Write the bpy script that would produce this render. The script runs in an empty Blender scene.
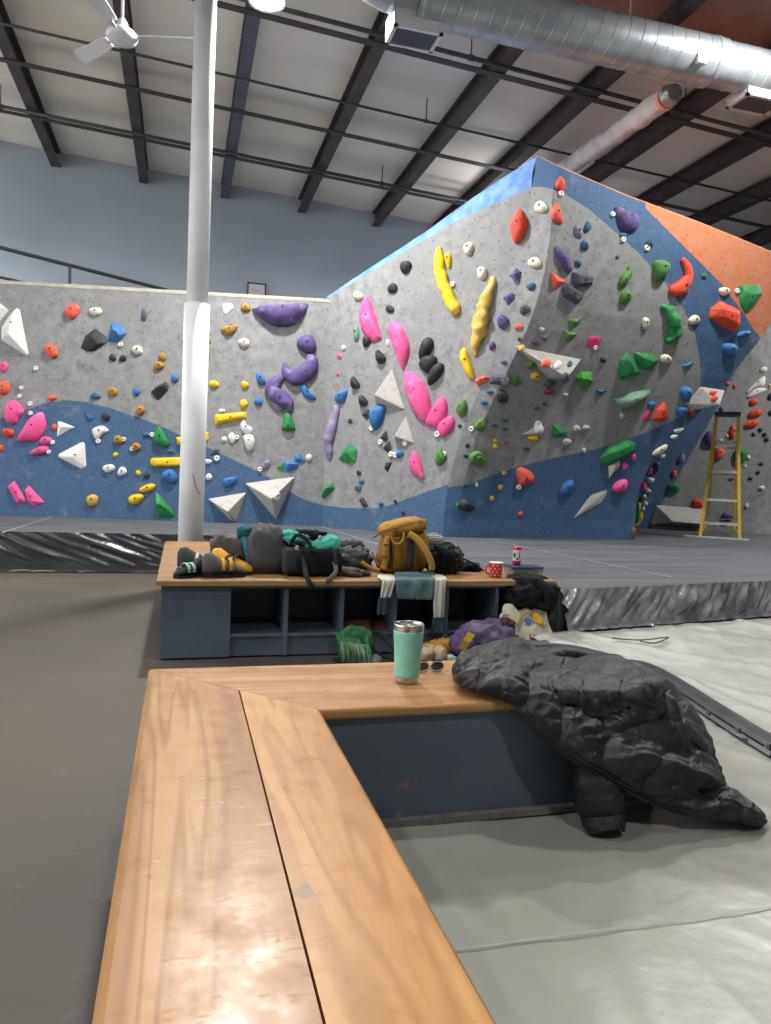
import bpy, bmesh, math, random
import numpy as np
from mathutils import Vector, Matrix, noise
from mathutils.bvhtree import BVHTree
from mathutils.geometry import intersect_line_plane
random.seed(7)
S = bpy.context.scene
COL = S.collection
# ------------------------------------------------------------------ camera
F, CX, CY = 740.0, 385.5, 512.0
PITCH, YAW, ROLL = math.radians(-2.86), math.radians(15.5), math.radians(2.35)
CAM = Vector((0, 0, 1.057))
FW = Vector((math.sin(YAW)*math.cos(PITCH), math.cos(YAW)*math.cos(PITCH), math.sin(PITCH)))
R0 = Vector((math.cos(YAW), -math.sin(YAW), 0)); U0 = R0.cross(FW)
RT = R0*math.cos(ROLL) + U0*math.sin(ROLL)
UP = -R0*math.sin(ROLL) + U0*math.cos(ROLL)
cd = bpy.data.cameras.new('camera'); cam = bpy.data.objects.new('camera', cd); COL.objects.link(cam)
m3 = Matrix((RT, UP, -FW)).transposed()
cam.matrix_world = Matrix.Translation(CAM) @ m3.to_4x4()
cd.sensor_fit = 'VERTICAL'; cd.sensor_height = 24; cd.lens = 24*F/1024; cd.clip_start = 0.02; cd.clip_end = 200
S.camera = cam
S.view_settings.view_transform = 'Standard'; S.view_settings.look = 'None'
S.view_settings.gamma = 1; S.view_settings.use_curve_mapping = False
S.view_settings.exposure = 0.16
# ------------------------------------------------------------------ world fill light, the seen high-bay lamp and the added ones
W = bpy.data.worlds.new('hall_fill'); S.world = W; W.use_nodes = True  # ambient fill for the hall, no real opening behind it
W.node_tree.nodes['Background'].inputs[0].default_value = (0.95, 0.97, 1.0, 1)
W.node_tree.nodes['Background'].inputs[1].default_value = 2.8
LAMPS = [(0.68, 7.52, 5.6, 900, 3), (-4.2, 5.6, 5.0, 360, 9), (-3.4, 1.2, 5.6, 240, 2), (0.9, 2.9, 5.6, 200, 2), (5.3, 5.45, 5.62, 470, 2),
         (9.6, 7.0, 4.9, 500, 10), (-5.0, 11.6, 4.9, 380, 10), (4.8, 11.6, 4.85, 360, 8), (1.0, -2.2, 5.6, 330, 1)]   # x, y, z, light down, added ceiling fill up
LAMP_SCALE = 0.38
LAMP_COLOR = (1.0, 0.98, 0.95)

def ray(x, y): return FW + RT*((x-CX)/F) - UP*((y-CY)/F)
def atZ(x, y, z): d = ray(x, y); return CAM + d*((z-CAM.z)/d.z)
def atY(x, y, Y): d = ray(x, y); return CAM + d*(Y/d.y)
def lin(h):
    h = h.lstrip('#'); v = [int(h[i:i+2], 16)/255 for i in (0, 2, 4)]
    return tuple([c/12.92 if c <= .04045 else ((c+.055)/1.055)**2.4 for c in v]) + (1,)
# ------------------------------------------------------------------ materials
def newmat(name):
    m = bpy.data.materials.new(name); m.use_nodes = True
    nt = m.node_tree; b = nt.nodes['Principled BSDF']
    return m, nt, b
def mat(name, c, c2=None, rough=.6, metal=0, scale=6, mix=.5, bump=0, bscale=None, detail=4, spec=.5, stretch=None, coat=0, sheen=0, lo=.4, hi=.65):
    m, nt, b = newmat(name); N, L = nt.nodes, nt.links
    b.inputs['Base Color'].default_value = lin(c); b.inputs['Roughness'].default_value = rough; b.inputs['Metallic'].default_value = metal
    b.inputs['Specular IOR Level'].default_value = spec; b.inputs['Coat Weight'].default_value = coat; b.inputs['Sheen Weight'].default_value = sheen
    tc = N.new('ShaderNodeTexCoord'); mp = N.new('ShaderNodeMapping'); L.new(tc.outputs['Object'], mp.inputs[0])
    if stretch: mp.inputs['Scale'].default_value = stretch
    if c2:
        n = N.new('ShaderNodeTexNoise'); n.inputs['Scale'].default_value = scale; n.inputs['Detail'].default_value = detail
        L.new(mp.outputs[0], n.inputs[0])
        r = N.new('ShaderNodeMapRange'); r.inputs[1].default_value = lo; r.inputs[2].default_value = hi; r.inputs[4].default_value = mix*2 if mix < .5 else 1
        L.new(n.outputs[0], r.inputs[0])
        x = N.new('ShaderNodeMix'); x.data_type = 'RGBA'; x.inputs[6].default_value = lin(c); x.inputs[7].default_value = lin(c2)
        L.new(r.outputs[0], x.inputs[0]); L.new(x.outputs[2], b.inputs['Base Color'])
    if bump:
        n2 = N.new('ShaderNodeTexNoise'); n2.inputs['Scale'].default_value = bscale or scale*4; n2.inputs['Detail'].default_value = 5
        L.new(mp.outputs[0], n2.inputs[0]); bp = N.new('ShaderNodeBump'); bp.inputs['Strength'].default_value = bump; bp.inputs['Distance'].default_value = .02
        L.new(n2.outputs[0], bp.inputs['Height']); L.new(bp.outputs[0], b.inputs['Normal'])
    return m

# ------------------------------------------------------------------ object helpers
def smooth(me, on=True):
    for p in me.polygons: p.use_smooth = on
def mesh_obj(name, verts, faces, m=None, parent=None, sm=False, label=None, cat=None, group=None, kind=None, origin=None):
    """verts are world coordinates; the object's origin is set at the base centre of the geometry."""
    V = [Vector(v) for v in verts]
    if origin is None:
        if parent is not None: origin = Vector((0, 0, 0))
        else:
            xs = [v.x for v in V]; ys = [v.y for v in V]; zs = [v.z for v in V]
            origin = Vector(((min(xs)+max(xs))/2, (min(ys)+max(ys))/2, min(zs)))
    base = origin.copy() if parent is None else parent.matrix_world_base + origin
    me = bpy.data.meshes.new(name); me.from_pydata([tuple(v-base) for v in V], [], faces)
    me.update()
    bm = bmesh.new(); bm.from_mesh(me); bmesh.ops.recalc_face_normals(bm, faces=bm.faces); bm.to_mesh(me); bm.free()
    if sm: smooth(me)
    o = bpy.data.objects.new(name, me); COL.objects.link(o)
    if m: me.materials.append(m)
    o.location = origin
    if parent is not None: o.parent = parent.obj
    if label: o['label'] = label
    if cat: o['category'] = cat
    if group: o['group'] = group
    if kind: o['kind'] = kind
    return Ref(o, base)
class Ref:
    """an object and the world position of its origin (no object here is rotated)"""
    def __init__(s, o, base): s.obj = o; s.matrix_world_base = Vector(base)
def empty(name, loc, label, cat, group=None):
    o = bpy.data.objects.new(name, None); COL.objects.link(o); o.location = loc
    o['label'] = label; o['category'] = cat; o.empty_display_size = .1
    if group: o['group'] = group
    return Ref(o, loc)
class MB:
    """collects geometry in world space; build() links it as ONE mesh object"""
    def __init__(s): s.v = []; s.f = []
    def add(s, vs, fs):
        n = len(s.v); s.v += [Vector(v) for v in vs]; s.f += [tuple(i+n for i in f) for f in fs]; return s
    def box(s, lo, hi, bev=0, mtx=None):
        bm = bmesh.new(); bmesh.ops.create_cube(bm, size=1)
        lo, hi = Vector(lo), Vector(hi); c = (lo+hi)/2; d = hi-lo
        for v in bm.verts: v.co = Vector((v.co.x*d.x, v.co.y*d.y, v.co.z*d.z)) + c
        if bev: bmesh.ops.bevel(bm, geom=list(bm.edges), offset=bev, segments=2, affect='EDGES', profile=.7)
        if mtx is not None:
            for v in bm.verts: v.co = mtx @ v.co
        s._bm(bm); return s
    def _bm(s, bm):
        bm.verts.index_update(); s.add([v.co.copy() for v in bm.verts], [[v.index for v in f.verts] for f in bm.faces]); bm.free()
    def cyl(s, a, b, r, r2=None, n=16, caps=True):
        a, b = Vector(a), Vector(b); r2 = r if r2 is None else r2; d = (b-a).normalized()
        u = d.orthogonal().normalized(); w = d.cross(u)
        vs = []
        for p, q in ((a, r), (b, r2)):
            for i in range(n):
                t = 2*math.pi*i/n; vs.append(p+u*math.cos(t)*q+w*math.sin(t)*q)
        fs = [(i, (i+1) % n, n+(i+1) % n, n+i) for i in range(n)]
        if caps: fs += [tuple(range(n))[::-1], tuple(range(n, 2*n))]
        s.add(vs, fs); return s
    def lathe(s, c, prof, n=40, axis=(0, 0, 1)):
        ax = Vector(axis).normalized(); u = ax.orthogonal().normalized(); w = ax.cross(u); c = Vector(c); vs = []
        for r, h in prof:
            for i in range(n):
                t = 2*math.pi*i/n; vs.append(c+ax*h+(u*math.cos(t)+w*math.sin(t))*max(r, 1e-4))
        fs = [(k*n+i, k*n+(i+1) % n, (k+1)*n+(i+1) % n, (k+1)*n+i) for k in range(len(prof)-1) for i in range(n)]
        s.add(vs, fs); return s
    def sweep(s, pts, rads, n=10, flat=1.0, upv=None, res=5, caps=True, lump=0, lf=10):
        """tube through pts (Catmull-Rom), radii interpolated; flat<1 squashes along upv"""
        P, Rr = crs(pts, rads, res); m = len(P); vs = []
        prev = None
        for i in range(m):
            t = (P[min(i+1, m-1)]-P[max(i-1, 0)]).normalized()
            if upv is not None:
                nrm = (Vector(upv)-t*t.dot(Vector(upv))).normalized()
            else:
                nrm = t.orthogonal().normalized() if prev is None else (prev-t*t.dot(prev)).normalized()
            prev = nrm; sd = t.cross(nrm)
            for k in range(n):
                a = 2*math.pi*k/n; q = P[i]+sd*math.cos(a)*Rr[i]+nrm*math.sin(a)*Rr[i]*flat
                if lump: q = q+(q-P[i])*lump*noise.noise(q*lf)
                vs.append(q)
        fs = [(i*n+k, i*n+(k+1) % n, (i+1)*n+(k+1) % n, (i+1)*n+k) for i in range(m-1) for k in range(n)]
        if caps: fs += [tuple(range(n))[::-1], tuple(range((m-1)*n, m*n))]
        s.add(vs, fs); return s
    def build(s, name, m, parent=None, sm=False, **k): return mesh_obj(name, s.v, s.f, m, parent, sm, **k)
def crs(pts, rads, res):
    pts = [Vector(p) for p in pts]; rads = list(rads)
    if len(pts) == 2 and res > 1: pts = [pts[0], (pts[0]+pts[1])/2, pts[1]]; rads = [rads[0], (rads[0]+rads[1])/2, rads[1]]
    P, Q = [], []
    n = len(pts)
    for i in range(n-1):
        p0, p1, p2, p3 = pts[max(i-1, 0)], pts[i], pts[i+1], pts[min(i+2, n-1)]
        r0, r1, r2, r3 = rads[max(i-1, 0)], rads[i], rads[i+1], rads[min(i+2, n-1)]
        for k in range(res):
            t = k/res
            f = lambda a, b, c, d: .5*((2*b)+(c-a)*t+(2*a-5*b+4*c-d)*t*t+(3*b-a-3*c+d)*t**3)
            P.append(f(p0, p1, p2, p3)); Q.append(max(1e-4, f(r0, r1, r2, r3)))
    P.append(pts[-1]); Q.append(rads[-1]); return P, Q
def grid_faces(nu, nv): return [(j*nu+i, j*nu+i+1, (j+1)*nu+i+1, (j+1)*nu+i) for j in range(nv-1) for i in range(nu-1)]
def blob(c, size, ex=.6, rot=0, n=36, wr=.05, wf=6, seed=0, floor=None, tilt=None):
    """soft superellipsoid with creases: returns verts, faces in world space"""
    vs = []; nv = n//2+1; c = Vector(c)
    sg = lambda v, e: math.copysign(abs(v)**e, v)
    R = Matrix.Rotation(rot, 3, 'Z')
    if tilt: R = R @ Matrix.Rotation(tilt[0], 3, 'X') @ Matrix.Rotation(tilt[1], 3, 'Y')
    for j in range(nv):
        ph = -math.pi/2+math.pi*j/(nv-1)
        for i in range(n):
            th = 2*math.pi*i/n
            p = Vector((sg(math.cos(ph), ex)*sg(math.cos(th), ex)*size[0]/2, sg(math.cos(ph), ex)*sg(math.sin(th), ex)*size[1]/2, sg(math.sin(ph), ex)*size[2]/2))
            q = p/max(size); o = Vector((seed*3.1, seed*1.7, seed))
            d = abs(noise.noise(q*wf+o))*-1.6+.5 + .5*noise.noise(q*wf*2.3+o)
            p = R @ (p*(1+wr*d*2)) + c
            if floor is not None and p.z < floor: p.z = floor
            vs.append(p)
    fs = [(j*n+i, j*n+(i+1) % n, (j+1)*n+(i+1) % n, (j+1)*n+i) for j in range(nv-1) for i in range(n)]
    return vs, fs
# ------------------------------------------------------------------ the climbing walls' paint: grey with blue and orange fields
def catmull_closed(pts, res=4):
    out = []; n = len(pts)
    for i in range(n):
        p0, p1, p2, p3 = pts[i-1], pts[i], pts[(i+1) % n], pts[(i+2) % n]
        for k in range(res):
            t = k/res
            out.append(tuple(.5*((2*b)+(c-a)*t+(2*a-5*b+4*c-d)*t*t+(3*b-a-3*c+d)*t**3) for a, b, c, d in zip(p0, p1, p2, p3)))
    return out
def sdist(P, poly):
    """signed distance of 2-D points to a polygon, positive inside"""
    P = np.array(P); Q = np.array(poly, float); best = np.full(len(P), 1e9); ins = np.zeros(len(P), bool)
    for i in range(len(Q)):
        a, b = Q[i-1], Q[i]; ab = b-a; L2 = max(ab@ab, 1e-9)
        t = np.clip(((P-a)@ab)/L2, 0, 1); d = np.linalg.norm(P-(a+t[:, None]*ab), axis=1); best = np.minimum(best, d)
        c = ((a[1] > P[:, 1]) != (b[1] > P[:, 1])) & (P[:, 0] < (b[0]-a[0])*(P[:, 1]-a[1])/((b[1]-a[1]) or 1e-9)+a[0]); ins ^= c
    return np.where(ins, best, -best)
def proj(p):
    d = p-CAM; w = d.dot(FW); return CX+F*d.dot(RT)/w, CY-F*d.dot(UP)/w
def wall_mat():
    m, nt, b = newmat('painted_textured_plywood'); N, L = nt.nodes, nt.links
    def col(h): n = N.new('ShaderNodeRGB'); n.outputs[0].default_value = lin(h); return n.outputs[0]
    def mix(f, a, c, mode='MIX'):
        x = N.new('ShaderNodeMix'); x.data_type = 'RGBA'; x.blend_type = mode
        if isinstance(f, float): x.inputs[0].default_value = f
        else: L.new(f, x.inputs[0])
        for i, v in ((6, a), (7, c)):
            if isinstance(v, tuple): x.inputs[i].default_value = v
            else: L.new(v, x.inputs[i])
        return x.outputs[2]
    def rng(s, a, c, lo=0., hi=1.):
        r = N.new('ShaderNodeMapRange'); L.new(s, r.inputs[0]); r.inputs[1].default_value = a; r.inputs[2].default_value = c
        r.inputs[3].default_value = lo; r.inputs[4].default_value = hi; return r.outputs[0]
    geo = N.new('ShaderNodeNewGeometry'); uv = N.new('ShaderNodeUVMap')
    def noi(sc, det=4, src=None, rough=.55):
        n = N.new('ShaderNodeTexNoise'); n.inputs['Scale'].default_value = sc; n.inputs['Detail'].default_value = det; n.inputs['Roughness'].default_value = rough
        L.new(src or geo.outputs['Position'], n.inputs[0]); return n.outputs[0]
    def att(nm): a = N.new('ShaderNodeAttribute'); a.attribute_name = nm; return a.outputs['Fac']
    big, mid, fine = noi(1.3), noi(9, 6, rough=.7), noi(55, 3)
    grey = mix(rng(mid, .38, .66), col('#8b8c8c'), col('#727373'))
    grey = mix(rng(big, .45, .7), grey, col('#7d7e7e'))
    grey = mix(rng(fine, .62, .74, 0, .55), grey, col('#565554'))
    grey = mix(rng(noi(4.5, 8, rough=.75), .55, .72, 0, .5), grey, col('#585858'))
    blue = mix(rng(mid, .36, .66), col('#345478'), col('#405a78'))
    blue = mix(rng(noi(26, 5, rough=.75), .56, .72, 0, .6), blue, col('#6f8296'))
    orange = mix(rng(mid, .35, .68), col('#c06f42'), col('#b87d5f'))
    edge = noi(30, 2)
    def fld(nm):
        s = N.new('ShaderNodeMath'); s.operation = 'ADD'; L.new(att(nm), s.inputs[0]); L.new(rng(edge, 0, 1, -.8, .8), s.inputs[1])
        return rng(s.outputs[0], -.15, .15)
    c = mix(fld('grey_field'), blue, grey)
    c = mix(fld('orange_field'), c, orange)
    # chalk smears
    c = mix(rng(noi(3.2, 6, rough=.7), .58, .78, 0, .35), c, col('#b0b0ae'))
    # rows of threaded bolt holes
    v = N.new('ShaderNodeTexVoronoi'); v.voronoi_dimensions = '2D'; v.inputs['Scale'].default_value = 6.6; v.inputs['Randomness'].default_value = .8
    L.new(uv.outputs[0], v.inputs['Vector']); dot = rng(v.outputs['Distance'], .038, .06, .85, 0)
    c = mix(dot, c, col('#33333a'))
    L.new(c, b.inputs['Base Color']); b.inputs['Roughness'].default_value = .78
    bp = N.new('ShaderNodeBump'); bp.inputs['Strength'].default_value = .45; bp.inputs['Distance'].default_value = .02
    L.new(mid, bp.inputs['Height']); L.new(bp.outputs[0], b.inputs['Normal'])
    return m
WALL_M = wall_mat()
GREY = [(380, 300), (520, 187.5), (532, 187), (545, 187), (562, 192), (590, 210), (612, 229), (640, 254), (665, 283), (685, 311), (695, 335), (700.5, 362), (700.5, 385), (697, 400), (690, 411),
        (670, 422), (640, 435), (600, 448), (540, 461), (500, 472), (470, 484), (440, 489), (380, 489)]
ORANGE = [(645.5, 208), (666.5, 229), (688.7, 251), (706.5, 268.7), (724, 286.5), (742, 311), (755, 331), (768, 347), (1000, 420), (1000, 120), (645, 120)]
LEFT_GREY = [(-400, 470), (-40, 432), (0, 418), (20, 412), (45, 403), (65, 400), (85, 402), (110, 408), (140, 418), (165, 428), (185, 437), (205, 446), (230, 458), (255, 470), (272, 479), (290, 492),
             (305, 500), (322, 505), (345, 508), (370, 508.5), (390, 505), (410, 498), (430, 490.5), (447, 485), (560, 400), (560, 100), (-400, 100)]
D_GREY = [(640, 560), (652, 527), (663, 502), (692, 452), (721, 402), (745, 350), (900, 100), (1500, 100), (1500, 700), (640, 700)]
BVH_V, BVH_F = [], []
def climb_wall(name, grid, nu, nv, grey, orange=None, label=None, uvs=None):
    """grid: rows of world points (nv rows of nu); stored with the painted fields' signed distances"""
    V = [p for row in grid for p in row]; Fc = grid_faces(nu, nv)
    r = mesh_obj(name, V, Fc, WALL_M, sm=True, kind='structure', origin=Vector((0, 0, 0)))
    me = r.obj.data
    P = [proj(p) for p in V]
    g = sdist(P, grey)
    a = me.attributes.new('grey_field', 'FLOAT', 'POINT'); a.data.foreach_set('value', g.astype(np.float32))
    og = sdist(P, orange) if orange else np.full(len(V), -50.)
    a = me.attributes.new('orange_field', 'FLOAT', 'POINT'); a.data.foreach_set('value', og.astype(np.float32))
    U = []; cum = [0]
    for i in range(1, nu): cum.append(cum[-1]+(grid[nv//2][i]-grid[nv//2][i-1]).length)
    cv = [0]
    for j in range(1, nv): cv.append(cv[-1]+(grid[j][nu//2]-grid[j-1][nu//2]).length)
    uvl = me.uv_layers.new(name='UVMap')
    for lp in me.loops: uvl.data[lp.index].uv = (cum[lp.vertex_index % nu], cv[lp.vertex_index//nu])
    n0 = len(BVH_V); BVH_V.extend(V); BVH_F.extend([tuple(i+n0 for i in f) for f in Fc])
    return r
def ruled(A, B, nu, nv):
    """A(v), B(v): left and right boundary as polylines of equal length -> grid"""
    def samp(pl, t):
        x = t*(len(pl)-1); i = min(int(x), len(pl)-2); return pl[i].lerp(pl[i+1], x-i)
    return [[samp(A, j/(nv-1)).lerp(samp(B, j/(nv-1)), i/(nu-1)) for i in range(nu)] for j in range(nv)]
PZ = 0.38     # top of the thick crash pad
w0, w1, w2 = atZ(0, 515, PZ), atZ(322, 526, PZ), atZ(443, 537, PZ)
d01 = (w1-w0).normalized(); wl = w0 - d01*5
def on_plane(x, y, p, q, back=0):
    """pixel ray onto the vertical plane through p and q"""
    n = (q-p).cross(Vector((0, 0, 1))).normalized()
    if n.dot(p-CAM) < 0: n = -n
    d = ray(x, y); return CAM + d*((p+n*back-CAM).dot(n)/d.dot(n))
def drop(p): return Vector((p.x, p.y, 0))
tl, t1 = on_plane(0, 283, w0, w1), on_plane(322, 299, w0, w1)
LTOP = (tl.z+t1.z)/2
top_l = Vector((wl.x, wl.y, tl.z)); top_1 = t1
climb_wall('wall_climbing_left', ruled([drop(wl), top_l], [drop(w1), Vector((w1.x, w1.y, top_1.z))], 220, 90), 220, 90, LEFT_GREY)
# the lit facet between the left corner and the arete
RIDGE = [(443, 537), (444, 515), (447, 490), (453, 465), (462, 432), (473, 405), (486, 375), (500, 345), (512, 318), (521, 290), (527, 262), (531, 230), (532, 205), (531, 188)]
ridge = [on_plane(x, y, w1, w2) for x, y in RIDGE]; ridge[0].z = 0
GT = [(328, 298), (352, 283), (377, 268), (402, 253), (428, 238), (452, 223.5), (474, 213), (500, 201), (520, 192)]
topB = [on_plane(x, y, w1, w2) for x, y in GT]+[ridge[-1]]
c_top = Vector((w1.x, w1.y, top_1.z))
def facet_grid(nu, nv):
    # left edge: the corner; right edge: the arete; top edge: GT curve. Coons patch
    Lf = [drop(w1), c_top]; Tp = [c_top]+topB; Bt = [drop(w1), ridge[0]]
    def s(pl, t):
        cum = [0]
        for a, b in zip(pl, pl[1:]): cum.append(cum[-1]+(b-a).length)
        x = t*cum[-1]
        for i in range(len(pl)-1):
            if x <= cum[i+1]+1e-9: return pl[i].lerp(pl[i+1], (x-cum[i])/max(cum[i+1]-cum[i], 1e-9))
        return pl[-1]
    g = []
    for j in range(nv):
        v = j/(nv-1); row = []
        for i in range(nu):
            u = i/(nu-1)
            p = s(Lf, v)*(1-u)+s(ridge, v)*u + s(Bt, u)*(1-v)+s(Tp, u)*v - (Lf[0]*(1-u)*(1-v)+ridge[0]*u*(1-v)+c_top*(1-u)*v+ridge[-1]*u*v)
            row.append(p)
        g.append(row)
    return g
climb_wall('wall_climbing_facet', facet_grid(130, 110), 130, 110, LEFT_GREY)
# the overhanging prow
apex = on_plane(537, 156, w1, w2, .10)
Lc = ridge+[on_plane(532, 180, w1, w2, .02), on_plane(534, 168, w1, w2, .05), apex]
YO = 7.98
OUT = [(635, 540), (635.5, 520), (637, 500), (642, 482), (650, 464), (664, 447), (682, 430), (700, 412), (716, 395), (731, 377), (746, 357), (758, 342), (771, 323), (790, 300), (812, 280), (838, 270)]
Yq = [7.98, 7.95, 7.92, 7.87, 7.82, 7.76, 7.7, 7.64, 7.58, 7.52, 7.47, 7.43, 7.4, 7.38, 7.36, 7.36]
Rc = [atY(x, y, q) for (x, y), q in zip(OUT, Yq)]; Rc[0].z = 0
TOPC = [(537, 156), (560, 167), (590, 180), (625, 195), (660, 208), (700, 223), (735, 237), (771, 252), (805, 265), (838, 278)]
TY = [apex.y, 7.08, 7.1, 7.13, 7.16, 7.19, 7.23, 7.27, 7.31, 7.36]
Tc = [apex]+[atY(x, y, q) for (x, y), q in zip(TOPC[1:], TY[1:])]
Tc[-1] = Rc[-1].copy()
def coons(Bt, Tp, Lf, Rg, nu, nv, bulge=0):
    def s(pl, t):
        cum = [0]
        for a, b in zip(pl, pl[1:]): cum.append(cum[-1]+(b-a).length)
        x = t*cum[-1]
        for i in range(len(pl)-1):
            if x <= cum[i+1]+1e-9: return pl[i].lerp(pl[i+1], (x-cum[i])/max(cum[i+1]-cum[i], 1e-9))
        return pl[-1]
    g = []
    for j in range(nv):
        v = j/(nv-1); row = []
        for i in range(nu):
            u = i/(nu-1)
            row.append(s(Lf, v)*(1-u)+s(Rg, v)*u+s(Bt, u)*(1-v)+s(Tp, u)*v-(Bt[0]*(1-u)*(1-v)+Bt[-1]*u*(1-v)+Tp[0]*(1-u)*v+Tp[-1]*u*v))
        g.append(row)
    return g
climb_wall('wall_climbing_prow', coons([Lc[0], Rc[0]], Tc, Lc, Rc, 240, 200), 240, 200, GREY, ORANGE)
# far wall on the right with the ladder in front
e0, e1 = atZ(640, 528, PZ), atZ(771, 534, PZ); de = (e1-e0).normalized()
f0, f1 = e0-de*2.2, e1+de*5
climb_wall('wall_climbing_far_right', ruled([drop(f0), Vector((f0.x, f0.y, 4.15))], [drop(f1), Vector((f1.x, f1.y, 4.15))], 240, 110), 240, 110, D_GREY)
# backs, caps and lips of the climbing walls
LIP = mat('bare_plywood_lip', '#b9b3a4', '#a19b8e', rough=.8, scale=9)
CAPM = mat('blue_wall_cap_paint', '#4c77b8', '#6f94c6', rough=.7, scale=7, bump=.3)
ORM = mat('orange_rim_paint', '#cf7a4c', '#dba17d', rough=.7, scale=8)
nB = Vector((d01.y, -d01.x, 0)); nB = nB if nB.dot(w0-CAM) > 0 else -nB
b = MB()
h1, h2 = Vector((w1.x, w1.y, top_1.z)), top_l
nseg = 60
vs = []
for i in range(nseg+1):
    p = h2.lerp(h1, i/nseg); k = .006*noise.noise(p*3)
    for off, dz in ((-.003+k*.3, -.035+k), (-.006+k*.3, -.01), (0.03, .012), (1.4, .012), (1.4, -.3)): vs.append(p+nB*off+Vector((0, 0, dz)))
b.add(vs, [(i*5+k, i*5+k+1, (i+1)*5+k+1, (i+1)*5+k) for i in range(nseg) for k in range(4)])
b.build('trim_left_wall_lip', LIP, kind='structure')
# blue cap above the facet
CU = [(326, 297.5), (350, 281), (375, 264.5), (400, 248.5), (426, 231.5), (450, 214), (474, 197), (500, 179.5), (520, 167), (537, 156)]
b = MB(); up_ = [on_plane(x, y, w1, w2, .10) for x, y in CU]; lo_ = [c_top]+topB; lo_ = lo_[:1]+lo_[2:]
lo_[0] = c_top
up_[-1] = apex
nB2 = (w2-w1).cross(Vector((0, 0, 1))).normalized(); nB2 = nB2 if nB2.dot(w1-CAM) > 0 else -nB2
vs = []
for a, c in zip(lo_, up_): vs += [a, a.lerp(c, .5)-nB2*.03, c, c+nB2*.9+Vector((0, 0, -.05))]
b.add(vs, [(i*4+k, i*4+k+1, (i+1)*4+k+1, (i+1)*4+k) for i in range(len(lo_)-1) for k in range(3)])
b.build('trim_facet_cap', CAPM, kind='structure')
# rounded rim and top deck of the prow
b = MB(); vs = []
for p in Tc: vs += [p, p+Vector((.01, .04, .03)), p+Vector((.05, .12, .035)), p+Vector((.5, 1.1, -.08))]
b.add(vs, [(i*4+k, i*4+k+1, (i+1)*4+k+1, (i+1)*4+k) for i in range(len(Tc)-1) for k in range(3)])
b.build('trim_prow_rim', ORM, sm=True, kind='structure')
# side of the prow turned to the far wall
b = MB(); vs = []
for p in Rc: vs += [p, p+Vector((.25, 2.4, 0))]
b.add(vs, [(i*2, i*2+1, i*2+3, i*2+2) for i in range(len(Rc)-1)])
r = b.build('wall_climbing_side', WALL_M, kind='structure')
for nm in ('grey_field', 'orange_field'):
    a = r.obj.data.attributes.new(nm, 'FLOAT', 'POINT'); a.data.foreach_set('value', np.full(len(vs), -50, np.float32))
# ------------------------------------------------------------------ floor and the room shell
CONC = mat('worn_concrete', '#4b443b', '#3b362f', rough=.62, scale=.9, detail=9, bump=.12, bscale=14, lo=.38, hi=.64)
def conc_extra():
    nt = CONC.node_tree; N, L = nt.nodes, nt.links; b = N['Principled BSDF']; src = b.inputs['Base Color'].links[0].from_socket
    tc = N.new('ShaderNodeTexCoord'); n = N.new('ShaderNodeTexNoise'); n.inputs['Scale'].default_value = 9; n.inputs['Detail'].default_value = 8; n.inputs['Roughness'].default_value = .8
    L.new(tc.outputs['Object'], n.inputs[0]); r = N.new('ShaderNodeMapRange'); L.new(n.outputs[0], r.inputs[0]); r.inputs[1].default_value = .56; r.inputs[2].default_value = .78; r.inputs[4].default_value = .5
    x = N.new('ShaderNodeMix'); x.data_type = 'RGBA'; L.new(r.outputs[0], x.inputs[0]); L.new(src, x.inputs[6]); x.inputs[7].default_value = lin('#6a665f'); L.new(x.outputs[2], b.inputs['Base Color'])
conc_extra()
MB().add([(-16, -4, 0), (16, -4, 0), (16, 15, 0), (-16, 15, 0)], [(0, 1, 2, 3)]).build('floor', CONC, kind='structure')
BACKM = mat('blue_grey_wall_paint', '#a3afba', '#9ba7b2', rough=.7, scale=.8, bump=.05, bscale=20)
H0 = 6.36-.05*3.07; YB = 14.0
def zc(x): return H0-.05*x
MB().add([(-10, YB, 0), (16, YB, 0), (16, YB, zc(16)+.2), (-10, YB, zc(-10)+.2)], [(0, 1, 2, 3)]).build('wall_back', BACKM, kind='structure')
MB().add([(-10, -4, 0), (16, -4, 0), (16, -4, zc(16)+.2), (-10, -4, zc(-10)+.2)], [(0, 1, 2, 3)]).build('wall_front_unseen', mat('unseen_wall_grey', '#6d7479', rough=.8), kind='structure')  # unseen wall behind the camera, added to keep fill off the prow
MB().add([(16, YB, zc(16)+.2), (16, -4, zc(16)+.2), (16, -4, 0), (16, YB, 0)], [(0, 1, 2, 3)]).build('wall_right', BACKM, kind='structure')
# no left wall: side left open to let the world's fill light in
CEILM = mat('insulation_sheet', '#eee9e1', '#e0d9cf', rough=.6, scale=.7, bump=.8, bscale=1.6, stretch=(.5, 1.6, 1), detail=5)
nx, ny = 130, 100; vs = []
for j in range(ny):
    for i in range(nx):
        x = -10+26*i/(nx-1); y = -4.02+18.06*j/(ny-1)
        sag = .02*abs(math.sin(math.pi*(y-9.7)/1.25))**.7+.02*noise.noise(Vector((x*1.1, y*.8, 0)))
        vs.append((x, y, zc(x)-sag+.04))
MB().add(vs, grid_faces(nx, ny)).build('ceiling', CEILM, sm=True, kind='structure')
BEAMM = mat('oxide_primed_steel', '#4a3e40', '#3b3236', rough=.6, scale=3, bump=.1)
BEAM_LIT = mat('lamp_tinted_steel', '#54586a', '#4a4c5c', rough=.5, scale=3)  # beam beside the lamp: its bluish light is put into the colour
k = 0
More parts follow.
